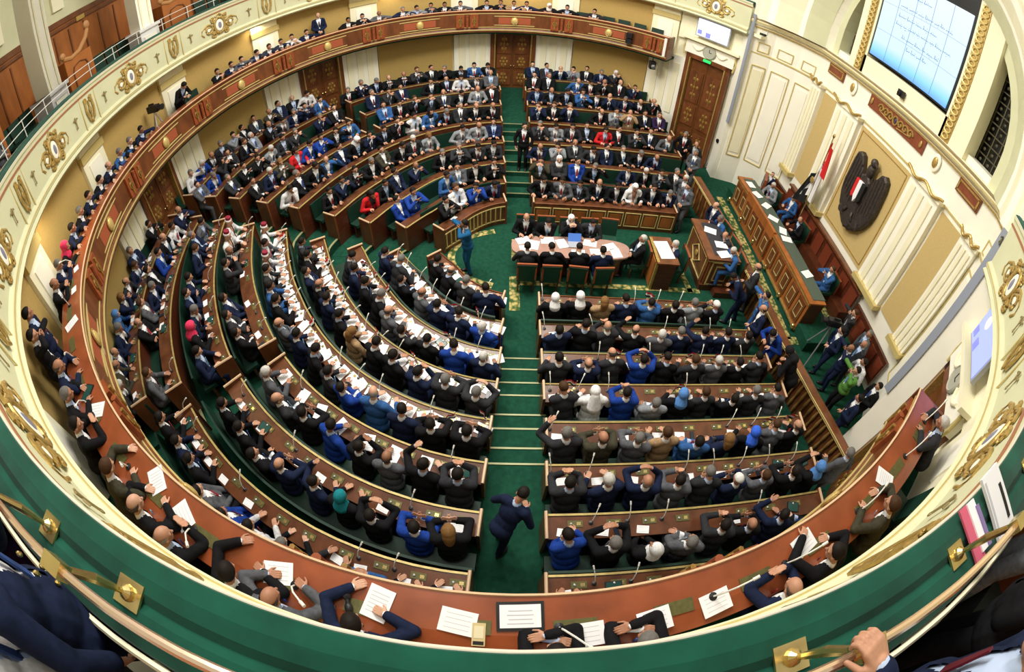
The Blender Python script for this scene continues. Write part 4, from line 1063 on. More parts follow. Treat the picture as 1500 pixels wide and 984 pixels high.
STAND = {
 'clasp': figure('clasp', sit=False, wl=(-.05, .16, .10), wr=(.05, .17, .12), curl=.5, pitch=-8),
 'sides': figure('sides', sit=False, lean=2, wl=(-.24, .05, -.02), wr=(.24, .06, -.02), yaw=20, curl=.4),
 'camera': figure('camera', sit=False, lean=4, wl=(-.06, .22, .62), wr=(.08, .20, .64), curl=.8, palm=1, elbow=(.95, .1, -.2)),
 'talk': figure('talk', sit=False, lean=6, yaw=-25, wl=(-.14, .28, .22), wr=(.24, .04, 0), feet=((-.10, .10), (.10, -.10)), curl=.4, build=1.06),
 'stoop': figure('stoop', sit=False, lean=34, yaw=15, pitch=-20, wl=(-.12, .40, .18), wr=(.10, .42, .22), curl=.6, feet=((-.10, .12), (.10, -.14))),
}
ALLP = {**POSES, **STAND}
ROBE_S = figure('robe', lean=8, wl=(-.16, .34, .30), wr=(.15, .32, .30), robe=True, build=1.15)
ALLP['robe'] = ROBE_S
# low-detail versions for the distant crowd are the same shapes, thinned
_bodies = {}
def set_mat(o, mats):
    while len(o.data.materials) < len(mats): o.data.materials.append(None)
    for i, m in enumerate(mats): o.material_slots[i].link = 'OBJECT'; o.material_slots[i].material = m
def person(x, y, z, face, pose, suit, head, label, group=None, scale=1.0, skin=None, tie=None, rnd=None, minimal=False, trousers=None, shirt=None):
    P = ALLP[pose]; r = rnd or random.Random(int((x * 97 + y * 31) * 1000))
    o = bpy.data.objects.new('person', P['body']); C.objects.link(o)
    sk = SKIN[skin if skin is not None else r.choice((0, 0, 0, 1, 1, 2, 3))]
    set_mat(o, [sk, eye_m, lip_m])
    o.location = (x, y, z); o.rotation_euler = (0, 0, face - PI / 2); o.scale = (scale,) * 3
    tag(o, label, 'person', group)
    def child(nm, me, mats, mw=None):
        c = bpy.data.objects.new(nm, me); C.objects.link(c); c.parent = o
        set_mat(c, mats)
        if mw is not None: c.matrix_local = mw
        return c
    child('robe' if suit == 'x' else 'suit_jacket', P['suit_jacket'], [SM[suit]])
    if not minimal: child('trousers', P['trousers'], [SM[trousers or (suit if suit not in 'xwRtG' else 'k')], black])
    if suit != 'x':
        fem = HC[head][1] in ('scarf', 'long')
        child('shirt', P['shirt'], [shirt or (SHIRTS[3] if (fem and r.random() < .6) else SHIRTS[r.choice((0, 0, 1, 2))])])
        if not fem and not minimal and r.random() < .8 and head != 'c': child('necktie', P['tie'], [tie or r.choice(TIES)])
    h = HC[head]
    if head == 'f':
        global fez_me
        if 'fez_me' not in globals():
            t = HAIR['fez'].build('hat'); fez_me = t.data; bpy.data.objects.remove(t)
        c = bpy.data.objects.new('hat', fez_me); C.objects.link(c); c.parent = o; c.matrix_local = P['HM']
    else:
        child({'short': 'hair', 'bald': 'hair', 'long': 'hair', 'scarf': 'headscarf', 'cap': 'cap', 'kefiyeh': 'headcloth'}[h[1]], HAIR[h[1]], [HMAT[head]], P['HM'])
    return o
# ---- who sits where: token = suit + head + pose (c clap, r rest, f fold, p phone, l lap, t think, a reach); '.' = empty seat
PK = {'r': 'rest', 'R': 'rest2', 'c': 'clap', 'C': 'clap2', 'p': 'phone', 'f': 'fold', 'l': 'lap', 't': 'think', 'a': 'reach', 'x': 'robe'}
SEATS = {
 (0, 'near right block'): 'ksr ksr thf ndR bdc kdf lgr kcc',
 (1, 'near right block'): 'ndf kdr ceC kba gwf ngr nda ndr cdf',
 (2, 'near right block'): 'cdr nbc cbt rdp kdt cBr gwr kdr cdt kgf',
 (3, 'near right block'): 'cBt xkx rdC lgf kur cBr kdf cgr gdt kdf',
 (4, 'near right block'): 'cga obc ggc tBr bdf nhf kvr gBt kbr kdc',
 (5, 'near right block'): 'cdC nwr nep gdC cgt ncc gBc kdc kup ndc ggr',
 (6, 'near right block'): 'rdt kgp ksl ggf cdC kbc nda kdf kdr',
 (7, 'near right block'): 'cdr ngt cdf kbr ndr cdr kdr',
 (0, 'near left block'): 'ndR cgr kbt kdr kdf kdr cdf ndr',
 (1, 'near left block'): 'rwf ndR ndc gbr kdf cgt ndr kdr kdf cdr kdt',
 (2, 'near left block'): 'nwr rdR kdr cdf gbr kgt kdr ndr cdt ndf kdr kgr cdr',
 (3, 'near left block'): 'cgp cgc ndC kdr kdt thr kdr ndr kbr ndf kdr cdr gdt ndr kdr',
 (4, 'near left block'): 'kdc kdc ndR beR rdf cdr kdt ndr gbf kdr bdr cdr ndt gdr kdf ndr kwr',
 (5, 'near left block'): 'cdC kda gbr kdC rdR kdc cbf gwr cgf gbf',
 (6, 'near left block'): 'khc rdc kdp kTr nda nbc kdf kdr kdr cbf',
 (7, 'near left block'): 'kdr kdr bdp cdr kgr wdr rdl gRl kdr ndr kdr kbr',
 (4, 'near west block'): '', 
}
SEATS[(7, 'near left block')] = 'kdr kdr bdp cdr kgr wdr rdl gdl kdr ndr kdr kbr'
rs = random.Random(11)
def rtoken(far):
    s = rs.choices('kncgrlbotwp', (34, 30, 18, 8, 3, 3, 3, 2, .7, 1, .7))[0]; h = rs.choices('dgwbesHBKh', (48, 16, 5, 14, 3, 2.5, 1.5, 6, 1, 1))[0]
    p = rs.choices('rRcCpfltax'[:9], (26, 14, 12, 8, 5, 12, 10, 10, 5))[0]
    return s + h + p
CAND = []
for k, bn, fn, side in SECTIONS:
    fine = fn(.60); pts = []; acc = 0; last = None
    # walk the row at seat pitch
    segs = []
    for a, b in zip(fine, fine[1:]): segs.append((a, b, math.hypot(b[0] - a[0], b[1] - a[1])))
    total = sum(s[2] for s in segs); pitch = .565 if 'right' not in bn else .545
    n = int((total - .35) / pitch) + 1; off0 = .30
    toks = SEATS.get((k, bn), '').split()
    for i in range(n):
        d = off0 + pitch * i
        if d > total - .15: break
        for a, b, l in segs:
            if d <= l: t = d / l; break
            d -= l
        x, y = a[0] + (b[0] - a[0]) * t, a[1] + (b[1] - a[1]) * t; nx, ny = a[2], a[3]
        tok = toks[i] if i < len(toks) else rtoken(side > 0)
        if i >= len(toks) and rs.random() < .05: continue
        jx = rs.uniform(-.04, .04)
        CAND.append(dict(x=x - ny * jx + nx * rs.uniform(-.04, .06), y=y + nx * jx + ny * rs.uniform(-.04, .06), z=FK[k], face=math.atan2(-ny, -nx) + rs.uniform(-.25, .25), tok=tok, k=k, bn=bn, i=i, sc=rs.uniform(.99, 1.08)))
cp = cam.matrix_world.translation
def vis(c):   # drop those wholly hidden under the near gallery
    P = Vector((c['x'], c['y'], c['z'] + 1.2)); d = P - cp
    t = (4.9 - cp.z) / d.z; q = cp + d * t
    r = math.hypot(q.x, q.y)
    return not (r > (9.55 if c['k'] == 7 else 9.12) and math.degrees(math.atan2(q.y, q.x)) % 360 > 190)
CAND = [c for c in CAND if vis(c)]
# special colours seen in the photograph on the far side
def recolour(x, y, tok):
    b = min(CAND, key=lambda c: (c['x'] - x) ** 2 + (c['y'] - y) ** 2); b['tok'] = tok
SPECIAL = []
SPECIAL = [(-6.33, 2.21, 'RHr'), (3.21, 5.14, 'RHr'), (3.67, 2.4, 'xkr'), (-4.98, 4.91, 'bdr'), (-3.61, 5.29, 'wdr'), (-3.11, 4.4, 'lhr'), (-6.9, -.7, 'xfr'), (-6.5, -1.5, 'xfr'), (-6.0, -2.1, 'xfr'), (-6.0, -.98, 'xfr'), (-5.92, -4.48, 'kpr'), (-8.57, -4.3, 'bur'), (-4.28, .95, 'RHt')]
for x, y, tok in SPECIAL: recolour(x, y, tok)
CAND.sort(key=lambda c: (Vector((c['x'], c['y'], c['z'] + 1)) - cp).length)
NSEAT = 222
def aisle_word(bn): return 'the middle aisle' if 'west' not in bn else 'the slanting aisle'
seen = {}
for c in CAND[:NSEAT]:
    s, h, p = c['tok'][0], c['tok'][1], c['tok'][2]
    lab = '%s with %s, %s from %s, %s row, %s' % (SUIT[s][1], HC[h][0], ordn(c['i']), aisle_word(c['bn']).replace('the ', ''), ORD[c['k']], c['bn'])
    w = lab.split()
    c['o'] = person(c['x'], c['y'], c['z'], c['face'], PK[p], s, h, lab, 'seated members in the rows', c['sc'], minimal=False)
# the most distant members, merged: too many to count
def crowd(L, name, label):
    bufs, faces, mats_i, n = [], [], [], 0; mats = []
    def mi(m):
        if m not in mats: mats.append(m)
        return mats.index(m)
    cache = {}
    def arr(me, key):
        if key not in cache:
            co = np.empty(len(me.vertices) * 3, 'f'); me.vertices.foreach_get('co', co)
            fv = [tuple(p.vertices) for p in me.polygons]; pm = np.array([p.material_index for p in me.polygons])
            cache[key] = (co.reshape(-1, 3), fv, pm)
        return cache[key]
    VS, LV, LS, MI = [], [], [], []
    for c in L:
        s, h, p = c['tok'][0], c['tok'][1], c['tok'][2]; P = THIN[PK[p]]
        T = Matrix.Translation((c['x'], c['y'], c['z'])) @ Matrix.Rotation(c['face'] - PI / 2, 4, 'Z') @ Matrix.Scale(c['sc'], 4)
        sk = SKIN[rs.choice((0, 0, 1, 2))]
        items = [(P['body'], [sk, eye_m, lip_m], None), (P['suit_jacket'], [SM[s]], None), (P['shirt'], [rs.choice(SHIRTS[:3])], None), (P['trousers'], [SM[s], black], None), (P['tie'], [rs.choice(TIES)], None)]
        if HC[h][1] != 'fez': items.append((THINH[HC[h][1]], [HMAT[h]], P['HM']))
        for me, mm, mw in items:
            co, fv, pm = arr(me, me.name); TT = np.array(T @ mw if mw is not None else T)
            VS.append(co @ TT[:3, :3].T + TT[:3, 3])
            for f in fv: LV.extend([v + n for v in f]); LS.append(len(f))
            ids = [mi(m) for m in mm]; MI.extend([ids[min(q, len(ids) - 1)] for q in pm.tolist()]); n += len(co)
    V = np.concatenate(VS).astype('f'); me = bpy.data.meshes.new(name)
    me.vertices.add(len(V)); me.vertices.foreach_set('co', V.ravel()); me.loops.add(len(LV)); me.loops.foreach_set('vertex_index', LV)
    me.polygons.add(len(LS)); ls = np.cumsum([0] + LS[:-1]); me.polygons.foreach_set('loop_start', ls.astype('i')); me.polygons.foreach_set('loop_total', LS)
    for m in mats: me.materials.append(m)
    me.polygons.foreach_set('material_index', MI); me.polygons.foreach_set('use_smooth', [True] * len(LS)); me.update(calc_edges=True)
    o = bpy.data.objects.new(name, me); C.objects.link(o); tag(o, label, 'crowd', None, 'stuff'); return o
def thin(me, ratio):
    o = bpy.data.objects.new('t', me.copy()); C.objects.link(o); m = o.modifiers.new('d', 'DECIMATE'); m.ratio = ratio
    dg = bpy.context.evaluated_depsgraph_get(); dg.update(); r = bpy.data.meshes.new_from_object(o.evaluated_get(dg)); bpy.data.objects.remove(o)
    return r
THIN = {}
for k_, P in ALLP.items():
    THIN[k_] = {q: (thin(P[q], .16 if q != 'tie' else 1)) for q in ('body', 'suit_jacket', 'shirt', 'trousers', 'tie')}; THIN[k_]['HM'] = P['HM']
THINH = {k_: thin(v, .4) for k_, v in HAIR.items() if k_ != 'fez'}
crowd(CAND[NSEAT:], 'distant_crowd', 'many seated members in suits filling the farthest rows below the far wall')
#OTHERS#

# ================================================================= PEOPLE WITH PLACES OF THEIR OWN
def flr(o): return o
POSES['glean'] = ALLP['glean'] = figure('glean', lean=18, pitch=6, wl=(-.20, .42, .45), wr=(.16, .44, .45), curl=.45, vox=.010, build=1.1, elbow=(1, -.3, -.1))
POSES['gleanL'] = ALLP['gleanL'] = figure('gleanL', lean=20, yaw=22, wl=(-.12, .58, .46), wr=(.18, .42, .44), curl=.5, vox=.010, build=1.1, elbow=(1, -.3, -.1))
POSES['gclap'] = ALLP['gclap'] = figure('gclap', lean=14, yaw=-14, wl=(-.04, .40, .52), wr=(.04, .40, .52), palm=1, curl=.2, vox=.010, elbow=(.9, .1, -.6))
POSES['gfold'] = ALLP['gfold'] = figure('gfold', lean=14, pitch=-4, wl=(.04, .32, .46), wr=(-.05, .36, .48), curl=.5, vox=.010, build=1.1, elbow=(1, -.1, -.2))
def polar(a, R): return R * math.cos(rad(a)), R * math.sin(rad(a))
GAL = [ # angle, suit+head, pose, height of the place
 (128.4, 'kd', 'glean'), (125.0, 'kd', 'gclap'), (121.2, 'gb', 'glean'), (115.7, 'ng', 'glean'), (112.6, 'ld', 'gleanL'), (109.2, 'cd', 'gclap'), (106.1, 'kd', 'glean'), (102.5, 'gd', 'glean'),
 (96.5, 'kd', 'glean'), (93.3, 'kB', 'gclap'), (90.3, 'td', 'glean'), (87.4, 'nd', 'glean'), (82.2, 'ks', 'gleanL'), (78.1, 'kd', 'glean'), (71.8, 'cd', 'glean'),
 (138.3, 'nd', 'glean'), (141.7, 'wd', 'gclap'), (144.5, 'nd', 'glean'), (147.4, 'cd', 'glean'), (150.6, 'nd', 'gleanL'), (154.3, 'gd', 'glean'), (156.9, 'nd', 'glean'), (160.3, 'kd', 'gclap'),
 (181.8, 'nd', 'glean'), (185.3, 'kg', 'glean'), (188.6, 'bg', 'glean'), (192.3, 'nb', 'glean'), (196.0, 'kd', 'gleanL'), (199.9, 'nd', 'glean'), (203.5, 'kg', 'glean'), (207.2, 'nd', 'glean'), (211.0, 'kp', 'glean'), (214.5, 'ng', 'gclap'), (218.0, 'kb', 'gclap'),
 (231.2, 'nb', 'glean'), (235.0, 'kg', 'glean'), (238.6, 'kd', 'gclap'), (244.0, 'oB', 'gleanL'), (247.9, 'kb', 'glean'), (251.0, 'ke', 'gclap'), (255.6, 'kd', 'gleanL'), (258.3, 'gb', 'glean'),
 (262.4, 'nd', 'gleanL'), (271.2, 'kd', 'gfold'), (275.2, 'kg', 'gfold'), (283.3, 'nb', 'gclap'), (287.0, 'kd', 'gleanL'), (293.0, 'oB', 'glean'), (303.6, 'cw', 'glean')]
BETW = {}
for i, (a, t, p) in enumerate(GAL):
    x, y = polar(a, 9.66)
    half = 'far arc' if a < 160 else ('left curve' if a < 222 else ('bottom-left curve' if a < 260 else 'near arc'))
    BETW[half] = BETW.get(half, -1) + 1
    lab = '%s with %s at the gallery desk, %s along the %s' % (SUIT[t[0]][1], HC[t[1]][0], ordn(BETW[half]), half)
    person(x, y, 4.0, rad(a + 180), p, t[0], t[1], lab, 'people seated along the lower gallery desk', .98, rnd=random.Random(i))
for i, a in enumerate((68.8, 65.3, 61.6, 57.6, 165.5, 168.4, 74.8, 225.5, 298.0)):
    o = gc if first else copy_tree(gc); x, y = polar(a, 9.62); o = copy_tree(gc); o.location = (x, y, 4.0); o.rotation_euler = (0, 0, rad(a) + PI / 2)
    tag(o, 'empty green chair in the lower gallery, %s' % ('first from the far right end,second from left of the right-end four,third from left of the right-end four,nearest to the right end of the desk,left of the standing man,right of the gallery camera,beside the black-suited man,beside two standing men on the left,beside the lone man at the near end'.split(',')[i]), 'chair', 'empty chairs in the lower gallery')
def stand(x, y, z, face, pose, t, label, sc=1.0, **kw): return person(x, y, z, rad(face), pose, t[0], t[1], label, None, sc, **kw)
SP = [
 (-1.03, -.35, 0, 200, 'camera', 'sd', 'person in blue uniform and cap standing on green carpet, photographing', 1.0),
 (-.14, -7.62, 1.2, 50, 'stoop', 'nd', 'person in navy suit stooping in the near middle aisle, holding a phone', 1.0),
 (.40, 4.25, .45, 265, 'sides', 'kd', 'person in black suit walking down the far middle stairs', 1.0),
 (5.22, 2.02, 0, 215, 'clasp', 'gd', 'person in grey suit standing with clasped hands by the far front desk', 1.03),
 (5.35, 2.62, 0, 230, 'talk', 'gw', 'white-haired person in grey suit behind the standing grey-suited man', 1.0),
 (5.95, 1.25, 0, 200, 'talk', 'nb', 'bald person in navy suit between the far front desk and the rostrum', 1.0),
 (6.48, 5.1, 0, 240, 'sides', 'cb', 'bald person in charcoal suit standing near the far partition end', 1.0),
 (6.25, 4.4, 0, 230, 'clasp', 'gg', 'grey-haired person in grey suit and light shirt at the far row ends', 1.0),
 (5.95, 5.0, .4, 250, 'talk', 'kg', 'grey-haired person in black suit leaning at the end of a far desk', 1.0),
 (6.9, 8.6, .2, 250, 'clasp', 'kd', 'person in black suit standing left of the far carved door', 1.0),
 (8.05, 7.7, 0, 215, 'sides', 'nd', 'person in navy suit standing right in front of the far carved door', 1.05),
 (8.87, 6.5, 0, 200, 'camera', 'lB', 'camera operator in grey clothes behind a tripod by the grey strip', 1.0),
 (6.28, -1.42, 0, 150, 'talk', 'cb', 'bald person in charcoal suit leaning by the low partition', 1.02),
 (5.85, -1.75, 0, 160, 'stoop', 'nd', 'person in navy suit bending forward before the low partition', 1.0),
 (6.15, -2.35, 0, 170, 'camera', 'bd', 'person in mid blue suit standing beside the low partition', 1.0),
 (5.9, -2.8, 0, 165, 'talk', 'nb', 'orange-toned bald person in navy suit below the low partition', 1.0),
 (6.2, -3.35, .1, 200, 'stoop', 'rd', 'person in bright blue suit bending over a desk end at the partition', 1.05),
 (6.1, -4.55, .3, 120, 'stoop', 'kK', 'person in black with black headscarf bending at the partition', 1.05),
 (9.05, -2.72, 0, 160, 'camera', 'cB', 'photographer in dark clothes by the mahogany bench end, filming', 1.0),
 (8.2, -3.35, 0, 170, 'talk', 'nd', 'person in navy clothes at front of the press group', 1.0),
 (9.2, -3.4, 0, 165, 'sides', 'gg', 'grey-haired person at the back of the press group by the wall', 1.0),
 (8.2, -3.9, 0, 160, 'camera', 'nb', 'bald person in navy jacket filming amid the press group', 1.0),
 (8.75, -3.75, 0, 170, 'clasp', 'ce', 'balding person in charcoal in the middle of the press group', 1.0),
 (8.0, -4.6, 0, 165, 'camera', 'Gd', 'person in bright green jacket filming in the press group', 1.04),
 (8.5, -4.3, 0, 175, 'talk', 'wd', 'person in white jacket behind the green jacket', 1.0),
 (8.62, -5.0, 0, 165, 'clasp', 'kd', 'person in black suit against the wall beside the green jacket', 1.0),
 (7.75, -5.35, 0, 150, 'talk', 'nd', 'person in navy jacket and jeans nearest the baluster end', 1.02),
 (8.5, -5.65, 0, 165, 'sides', 'gd', 'person in grey jacket, last of the press group towards the near gallery', 1.02),
 (5.6, -7.15, 1.2, 95, 'talk', 'gg', 'grey-haired person in grey jacket at the end of the last near rows', 1.0)]
for x, y, z, f, p, t, lab, sc in SP: stand(x, y, z, f, p, t, lab, sc)
xx, yy = polar(170.0, 9.62); stand(xx, yy, 4.0, 345, 'stoop', 'kd', 'person in black jacket standing and leaning over the left gallery desk', 1.0)
xx, yy = polar(225.3, 9.72); stand(xx, yy, 4.0, 45, 'sides', 'nd', 'person in dark navy standing behind the left gallery desk, farther of two', 1.0)
xx, yy = polar(228.8, 9.66); stand(xx, yy, 4.0, 50, 'camera', 'kd', 'person in black standing at the left gallery desk, photographing with a phone', .98)
xx, yy = polar(134.8, 9.6); stand(xx, yy, 4.0, 300, 'clasp', 'nb', 'person in navy suit standing in the gallery doorway at far left', 1.0)
xx, yy = polar(207, 10.35); stand(xx, yy, 6.28, 30, 'clasp', 'gb', 'person in grey patterned clothes in the upper gallery at the left edge', 1.0)
SEATP = [
 (9.62, 4.55, .0, 200, 'lap', 'nB', 'person in navy suit seated in the far corner beside a dark screen'),
 (9.55, 2.55, .36, 195, 'rest', 'bg', 'person in blue-grey suit seated on platform bench, farthest of four'),
 (9.22, 1.30, .36, 185, 'rest2', 'kb', 'bald person in black suit seated behind the middle of the presidency desk'),
 (9.20, -1.0, .36, 178, 'clap', 'bB', 'person in blue suit seated alone at the near end of presidency desk'),
 (8.95, 3.15, .36, 200, 'rest', 'lw', 'person in light clothes seated low behind the far end of presidency desk'),
 (6.08, .92, .2, 190, 'rest', 'bg', 'person in blue suit seated at the speaker rostrum, farthest of three'),
 (6.1, .22, .2, 190, 'think', 'cb', 'bald person in charcoal suit seated behind the middle of the rostrum'),
 (6.06, -.48, .2, 180, 'rest2', 'bw', 'white-haired person in blue suit seated at near end of the rostrum'),
 (4.42, -.22, 0, 180, 'rest', 'nw', 'white-haired person in navy suit seated at the small lectern'),
 (.42, .66, 0, 270, 'rest', 'kb', 'bald person in dark suit seated at far side of the oval table, first from left'),
 (.98, .64, 0, 270, 'think', 'kd', 'person in black suit seated at far side of the oval table, second from left'),
 (1.58, .62, 0, 275, 'phone', 'ks', 'person in white headscarf seated at far side of the oval table'),
 (2.16, .64, 0, 265, 'rest2', 'cd', 'person in charcoal suit, last on the far side of oval table'),
 (3.38, -.12, 0, 180, 'fold', 'kw', 'white-haired person in black suit leaning back at right end of oval table'),
 (.42, -.78, 0, 90, 'rest', 'cd', 'person in charcoal suit with back to camera, first from left at oval table'),
 (1.02, -.80, 0, 90, 'rest2', 'kd', 'person in black suit with back to camera, second from left at oval table'),
 (1.68, -.80, 0, 85, 'think', 'kd', 'person in black suit with back to camera, third from left at oval table'),
 (2.28, -.80, 0, 95, 'rest', 'nd', 'person in navy suit with back to camera, last along the oval table'),
]
for x, y, z, f, p, t, lab in SEATP: person(x, y, z, rad(f), p, t[0], t[1], lab)
# chairs at the oval table and lecterns
ch = chair_proto('dining_chair', mat('dark green leather seat', (.01, .05, .03), .5), .52, wood_d)
mbx = MB(); mbx.box((0, -.25, .98), (.48, .05, .06), wood_r); mbx.box((-.22, -.25, .74), (.04, .05, .5), wood_r); mbx.box((.22, -.25, .74), (.04, .05, .5), wood_r); mbx.build('back_frame', ch)
CH = [(.42, -.80, 90, 'first on the near side of the oval table'), (1.02, -.82, 90, 'second on the near side of the oval table'), (1.68, -.82, 85, 'third on the near side of the oval table'), (2.28, -.82, 95, 'last on the near side of the oval table'), (3.40, -.12, 180, 'at the right end of the oval table'), (.42, .68, 270, 'under the bald person across the oval table'), (.98, .66, 270, 'second across the oval table'), (1.58, .64, 270, 'under white headscarf across the oval table'), (2.16, .66, 270, 'under the charcoal suit across the oval table'), (2.72, .70, 265, 'empty at far side of the oval table'),
      (4.46, -.22, 180, 'behind the small lectern'), (6.1, .92, 190, 'behind the far part of the rostrum'), (6.12, .22, 190, 'behind the middle of the rostrum'), (6.08, -.48, 180, 'behind the near part of the rostrum'), (9.24, 1.30, 185, 'behind the mid presidency desk'), (9.22, -1.0, 178, 'behind the near end of the presidency desk'), (8.98, 3.15, 200, 'behind the far end of the presidency desk')]
for i, (x, y, f, lab) in enumerate(CH):
    o = ch if i == 0 else copy_tree(ch); o.location = (x, y, .2 if 5 < x < 8 else (.36 if x > 8 else 0)); o.rotation_euler = (0, 0, rad(f) - PI / 2)
    tag(o, 'wooden chair with green back, ' + lab, 'chair', 'wooden chairs on the chamber floor')
mb = MB(); mb.box((6.05, .2, .1), (.9, 2.2, .2), wood_d); tag(mb.build('rostrum_step'), 'dark step under the seats behind the speaker rostrum', 'step')

# ================================================================= THINGS ON DESKS
def sheet_T(c, d, lat, yaw=0, h=.006):
    n = (c['nx'], c['ny']); bx, by = c['bx'] - n[0] * (.60 - d) - n[1] * lat, c['by'] - n[1] * (.60 - d) + n[0] * lat
    z = ZK[c['k']] - .05 * d / .33 + h
    return Matrix.Translation((bx, by, z)) @ Matrix.Rotation(math.atan2(n[1], n[0]) - PI / 2, 4, 'Z') @ Matrix.Rotation(-.15, 4, 'X') @ Matrix.Rotation(yaw, 4, 'Z')
def seat_at(c):
    path = next(fn(.60) for k, bn, fn, s in SECTIONS if k == c['k'] and bn == c['bn'])
    p = min(path, key=lambda q: (q[0] - c['x']) ** 2 + (q[1] - c['y']) ** 2)
    c['nx'], c['ny'] = p[2], p[3]
    # project on the row line
    dx, dy = c['x'] - p[0], c['y'] - p[1]; o_ = dx * p[2] + dy * p[3]
    c['bx'], c['by'] = c['x'] - p[2] * o_, c['y'] - p[3] * o_
def mesh_of(mb, name): o = mb.build(name); me = o.data; bpy.data.objects.remove(o); return me
def lone(name, me, T, label, cat, group):
    o = bpy.data.objects.new(name, me); C.objects.link(o); o.matrix_world = T; tag(o, label, cat, group); return o
ink = mat('grey print', (.55, .56, .60), .7)
def doc(w, h, lines=3):
    mb = MB(); mb.box((0, 0, 0), (w, h, .006), paper)
    for i in range(lines): mb.box((0, h * (.3 - .6 * i / max(1, lines - 1)), .0035), (w * .7, h * .022, .001), ink)
    return mb
DOC = [mesh_of(doc(.19, .12, 2), 'paper_card'), mesh_of(doc(.21, .28, 6), 'paper_sheet'), mesh_of(doc(.28, .20, 4), 'paper_sheet')]
mb = MB(); mb.box((0, 0, 0), (.17, .24, .012), black); mb.box((0, 0, .007), (.15, .21, .002), mat('dark green slate screen', (.02, .07, .06), .15)); TAB = mesh_of(mb, 'tablet')
mb = MB(); mb.box((0, 0, 0), (.075, .15, .010), black); mb.box((0, 0, .006), (.066, .13, .002), mat('phone glass', (.02, .025, .04), .1)); PHO = mesh_of(mb, 'mobile_phone')
mb = MB(); mb.box((0, 0, 0), (.22, .10, .010), plate_m); mb.box((-.05, 0, .007), (.06, .05, .004), brass); mb.lathe([(.018, 0), (.018, .02), (.01, .025)], steel, 10, c=(.06, 0, 0)); PLT = mesh_of(mb, 'control_plate')
def mic_mesh():
    mb = MB(); mb.lathe([(.035, 0), (.035, .012), (.012, .02)], black, 10); mb.tube([(0, 0, .01), (0, .03, .12), (0, .10, .22), (0, .20, .28)], .0075, plastic_w, 6); mb.tube([(0, .20, .28), (0, .25, .30)], .013, plastic_w, 8); return mb
MIC = mesh_of(mic_mesh(), 'microphone')
def put_flag(T, label):
    o = empty('table_flag'); o.matrix_world = T
    mb = MB(); mb.tube([(0, 0, 0), (0, 0, .34)], .005, brass, 6); mb.lathe([(.03, 0), (.03, .01), (.008, .015)], brass, 10); mb.build('staff', o)
    for nm, z, m in (('red_stripe', .30, red), ('white_stripe', .24, whitec), ('black_stripe', .18, blackc)):
        mb = MB(); n = 6; vs = []
        for j in (0, 1):
            for i in range(n + 1): vs.append((.22 * i / n, .02 * math.sin(i * 1.5), z - .06 * j - .05 * (i / n)))
        mb.add(vs, [(i, i + 1, n + 2 + i, n + 1 + i) for i in range(n)], m); mb.build(nm, o)
    return tag(o, label, 'flag', 'small table flags')
rp = random.Random(5)
dist = lambda c: (Vector((c['x'], c['y'], c['z'] + 1)) - cp).length
NEARC = [c for c in CAND if dist(c) < 13.5]
desk_of = {}
for k, bn, fn, side in SECTIONS: pass
desks = [o for o in C.objects if o.name.split('.')[0] == 'tiered_desk']
for (k, bn, fn, side), d in zip(SECTIONS, desks): desk_of[(k, bn)] = d
for c in NEARC:
    seat_at(c); k, i, bn = c['k'], c['i'], c['bn']; aw = aisle_word(bn).replace('the ', ''); at = '%s seat from %s, %s row, %s' % (ordn(i), aw, ORD[k], bn)
    near = 'near' in bn; L = 'left' in bn
    if near:
        d = desk_of[(k, bn)]; T = sheet_T(c, .11, .12, 0); o = bpy.data.objects.new('control_plate', PLT); C.objects.link(o); o.parent = d; o.matrix_local = Matrix.Translation(-d.location) @ T
    r = rp.random()
    if near and k < 6 and L:
        lone('paper_sheet', DOC[1], sheet_T(c, .20, -.10, rp.uniform(-.4, .4)), 'large white sheet before the ' + at, 'paper', 'papers on the desks')
        if k < 5: lone('paper_sheet', DOC[2], sheet_T(c, .17, .20, rp.uniform(-.5, .5), .010), 'second white sheet before the ' + at, 'paper', 'papers on the desks')
    elif r < .75: lone('paper_card', DOC[0], sheet_T(c, .24, rp.uniform(-.16, .02), rp.uniform(-.15, .15)), 'small white card before the ' + at, 'paper', 'papers on the desks')
    if near and rp.random() < .5: lone('microphone', MIC, sheet_T(c, .10, -.22, rp.uniform(2.6, 3.6), 0), 'pale gooseneck microphone before the ' + at, 'microphone', 'desk microphones')
    if near and rp.random() < .14: lone('tablet', TAB, sheet_T(c, .17, .05, rp.uniform(1.2, 1.9), .012), 'dark tablet before the ' + at, 'tablet', 'tablets on the desks')
    elif near and rp.random() < .2: lone('mobile_phone', PHO, sheet_T(c, .26, .16, rp.uniform(-.4, .4), .012), 'black phone before the ' + at, 'phone', 'phones on the desks')
    if near and ((L and k < 5 and rp.random() < .30) or (k in (0, 2, 3, 4) and not L and rp.random() < .22)): put_flag(sheet_T(c, .06, .24, rp.uniform(-1, 1), 0), 'small red-white-black flag before the ' + at)
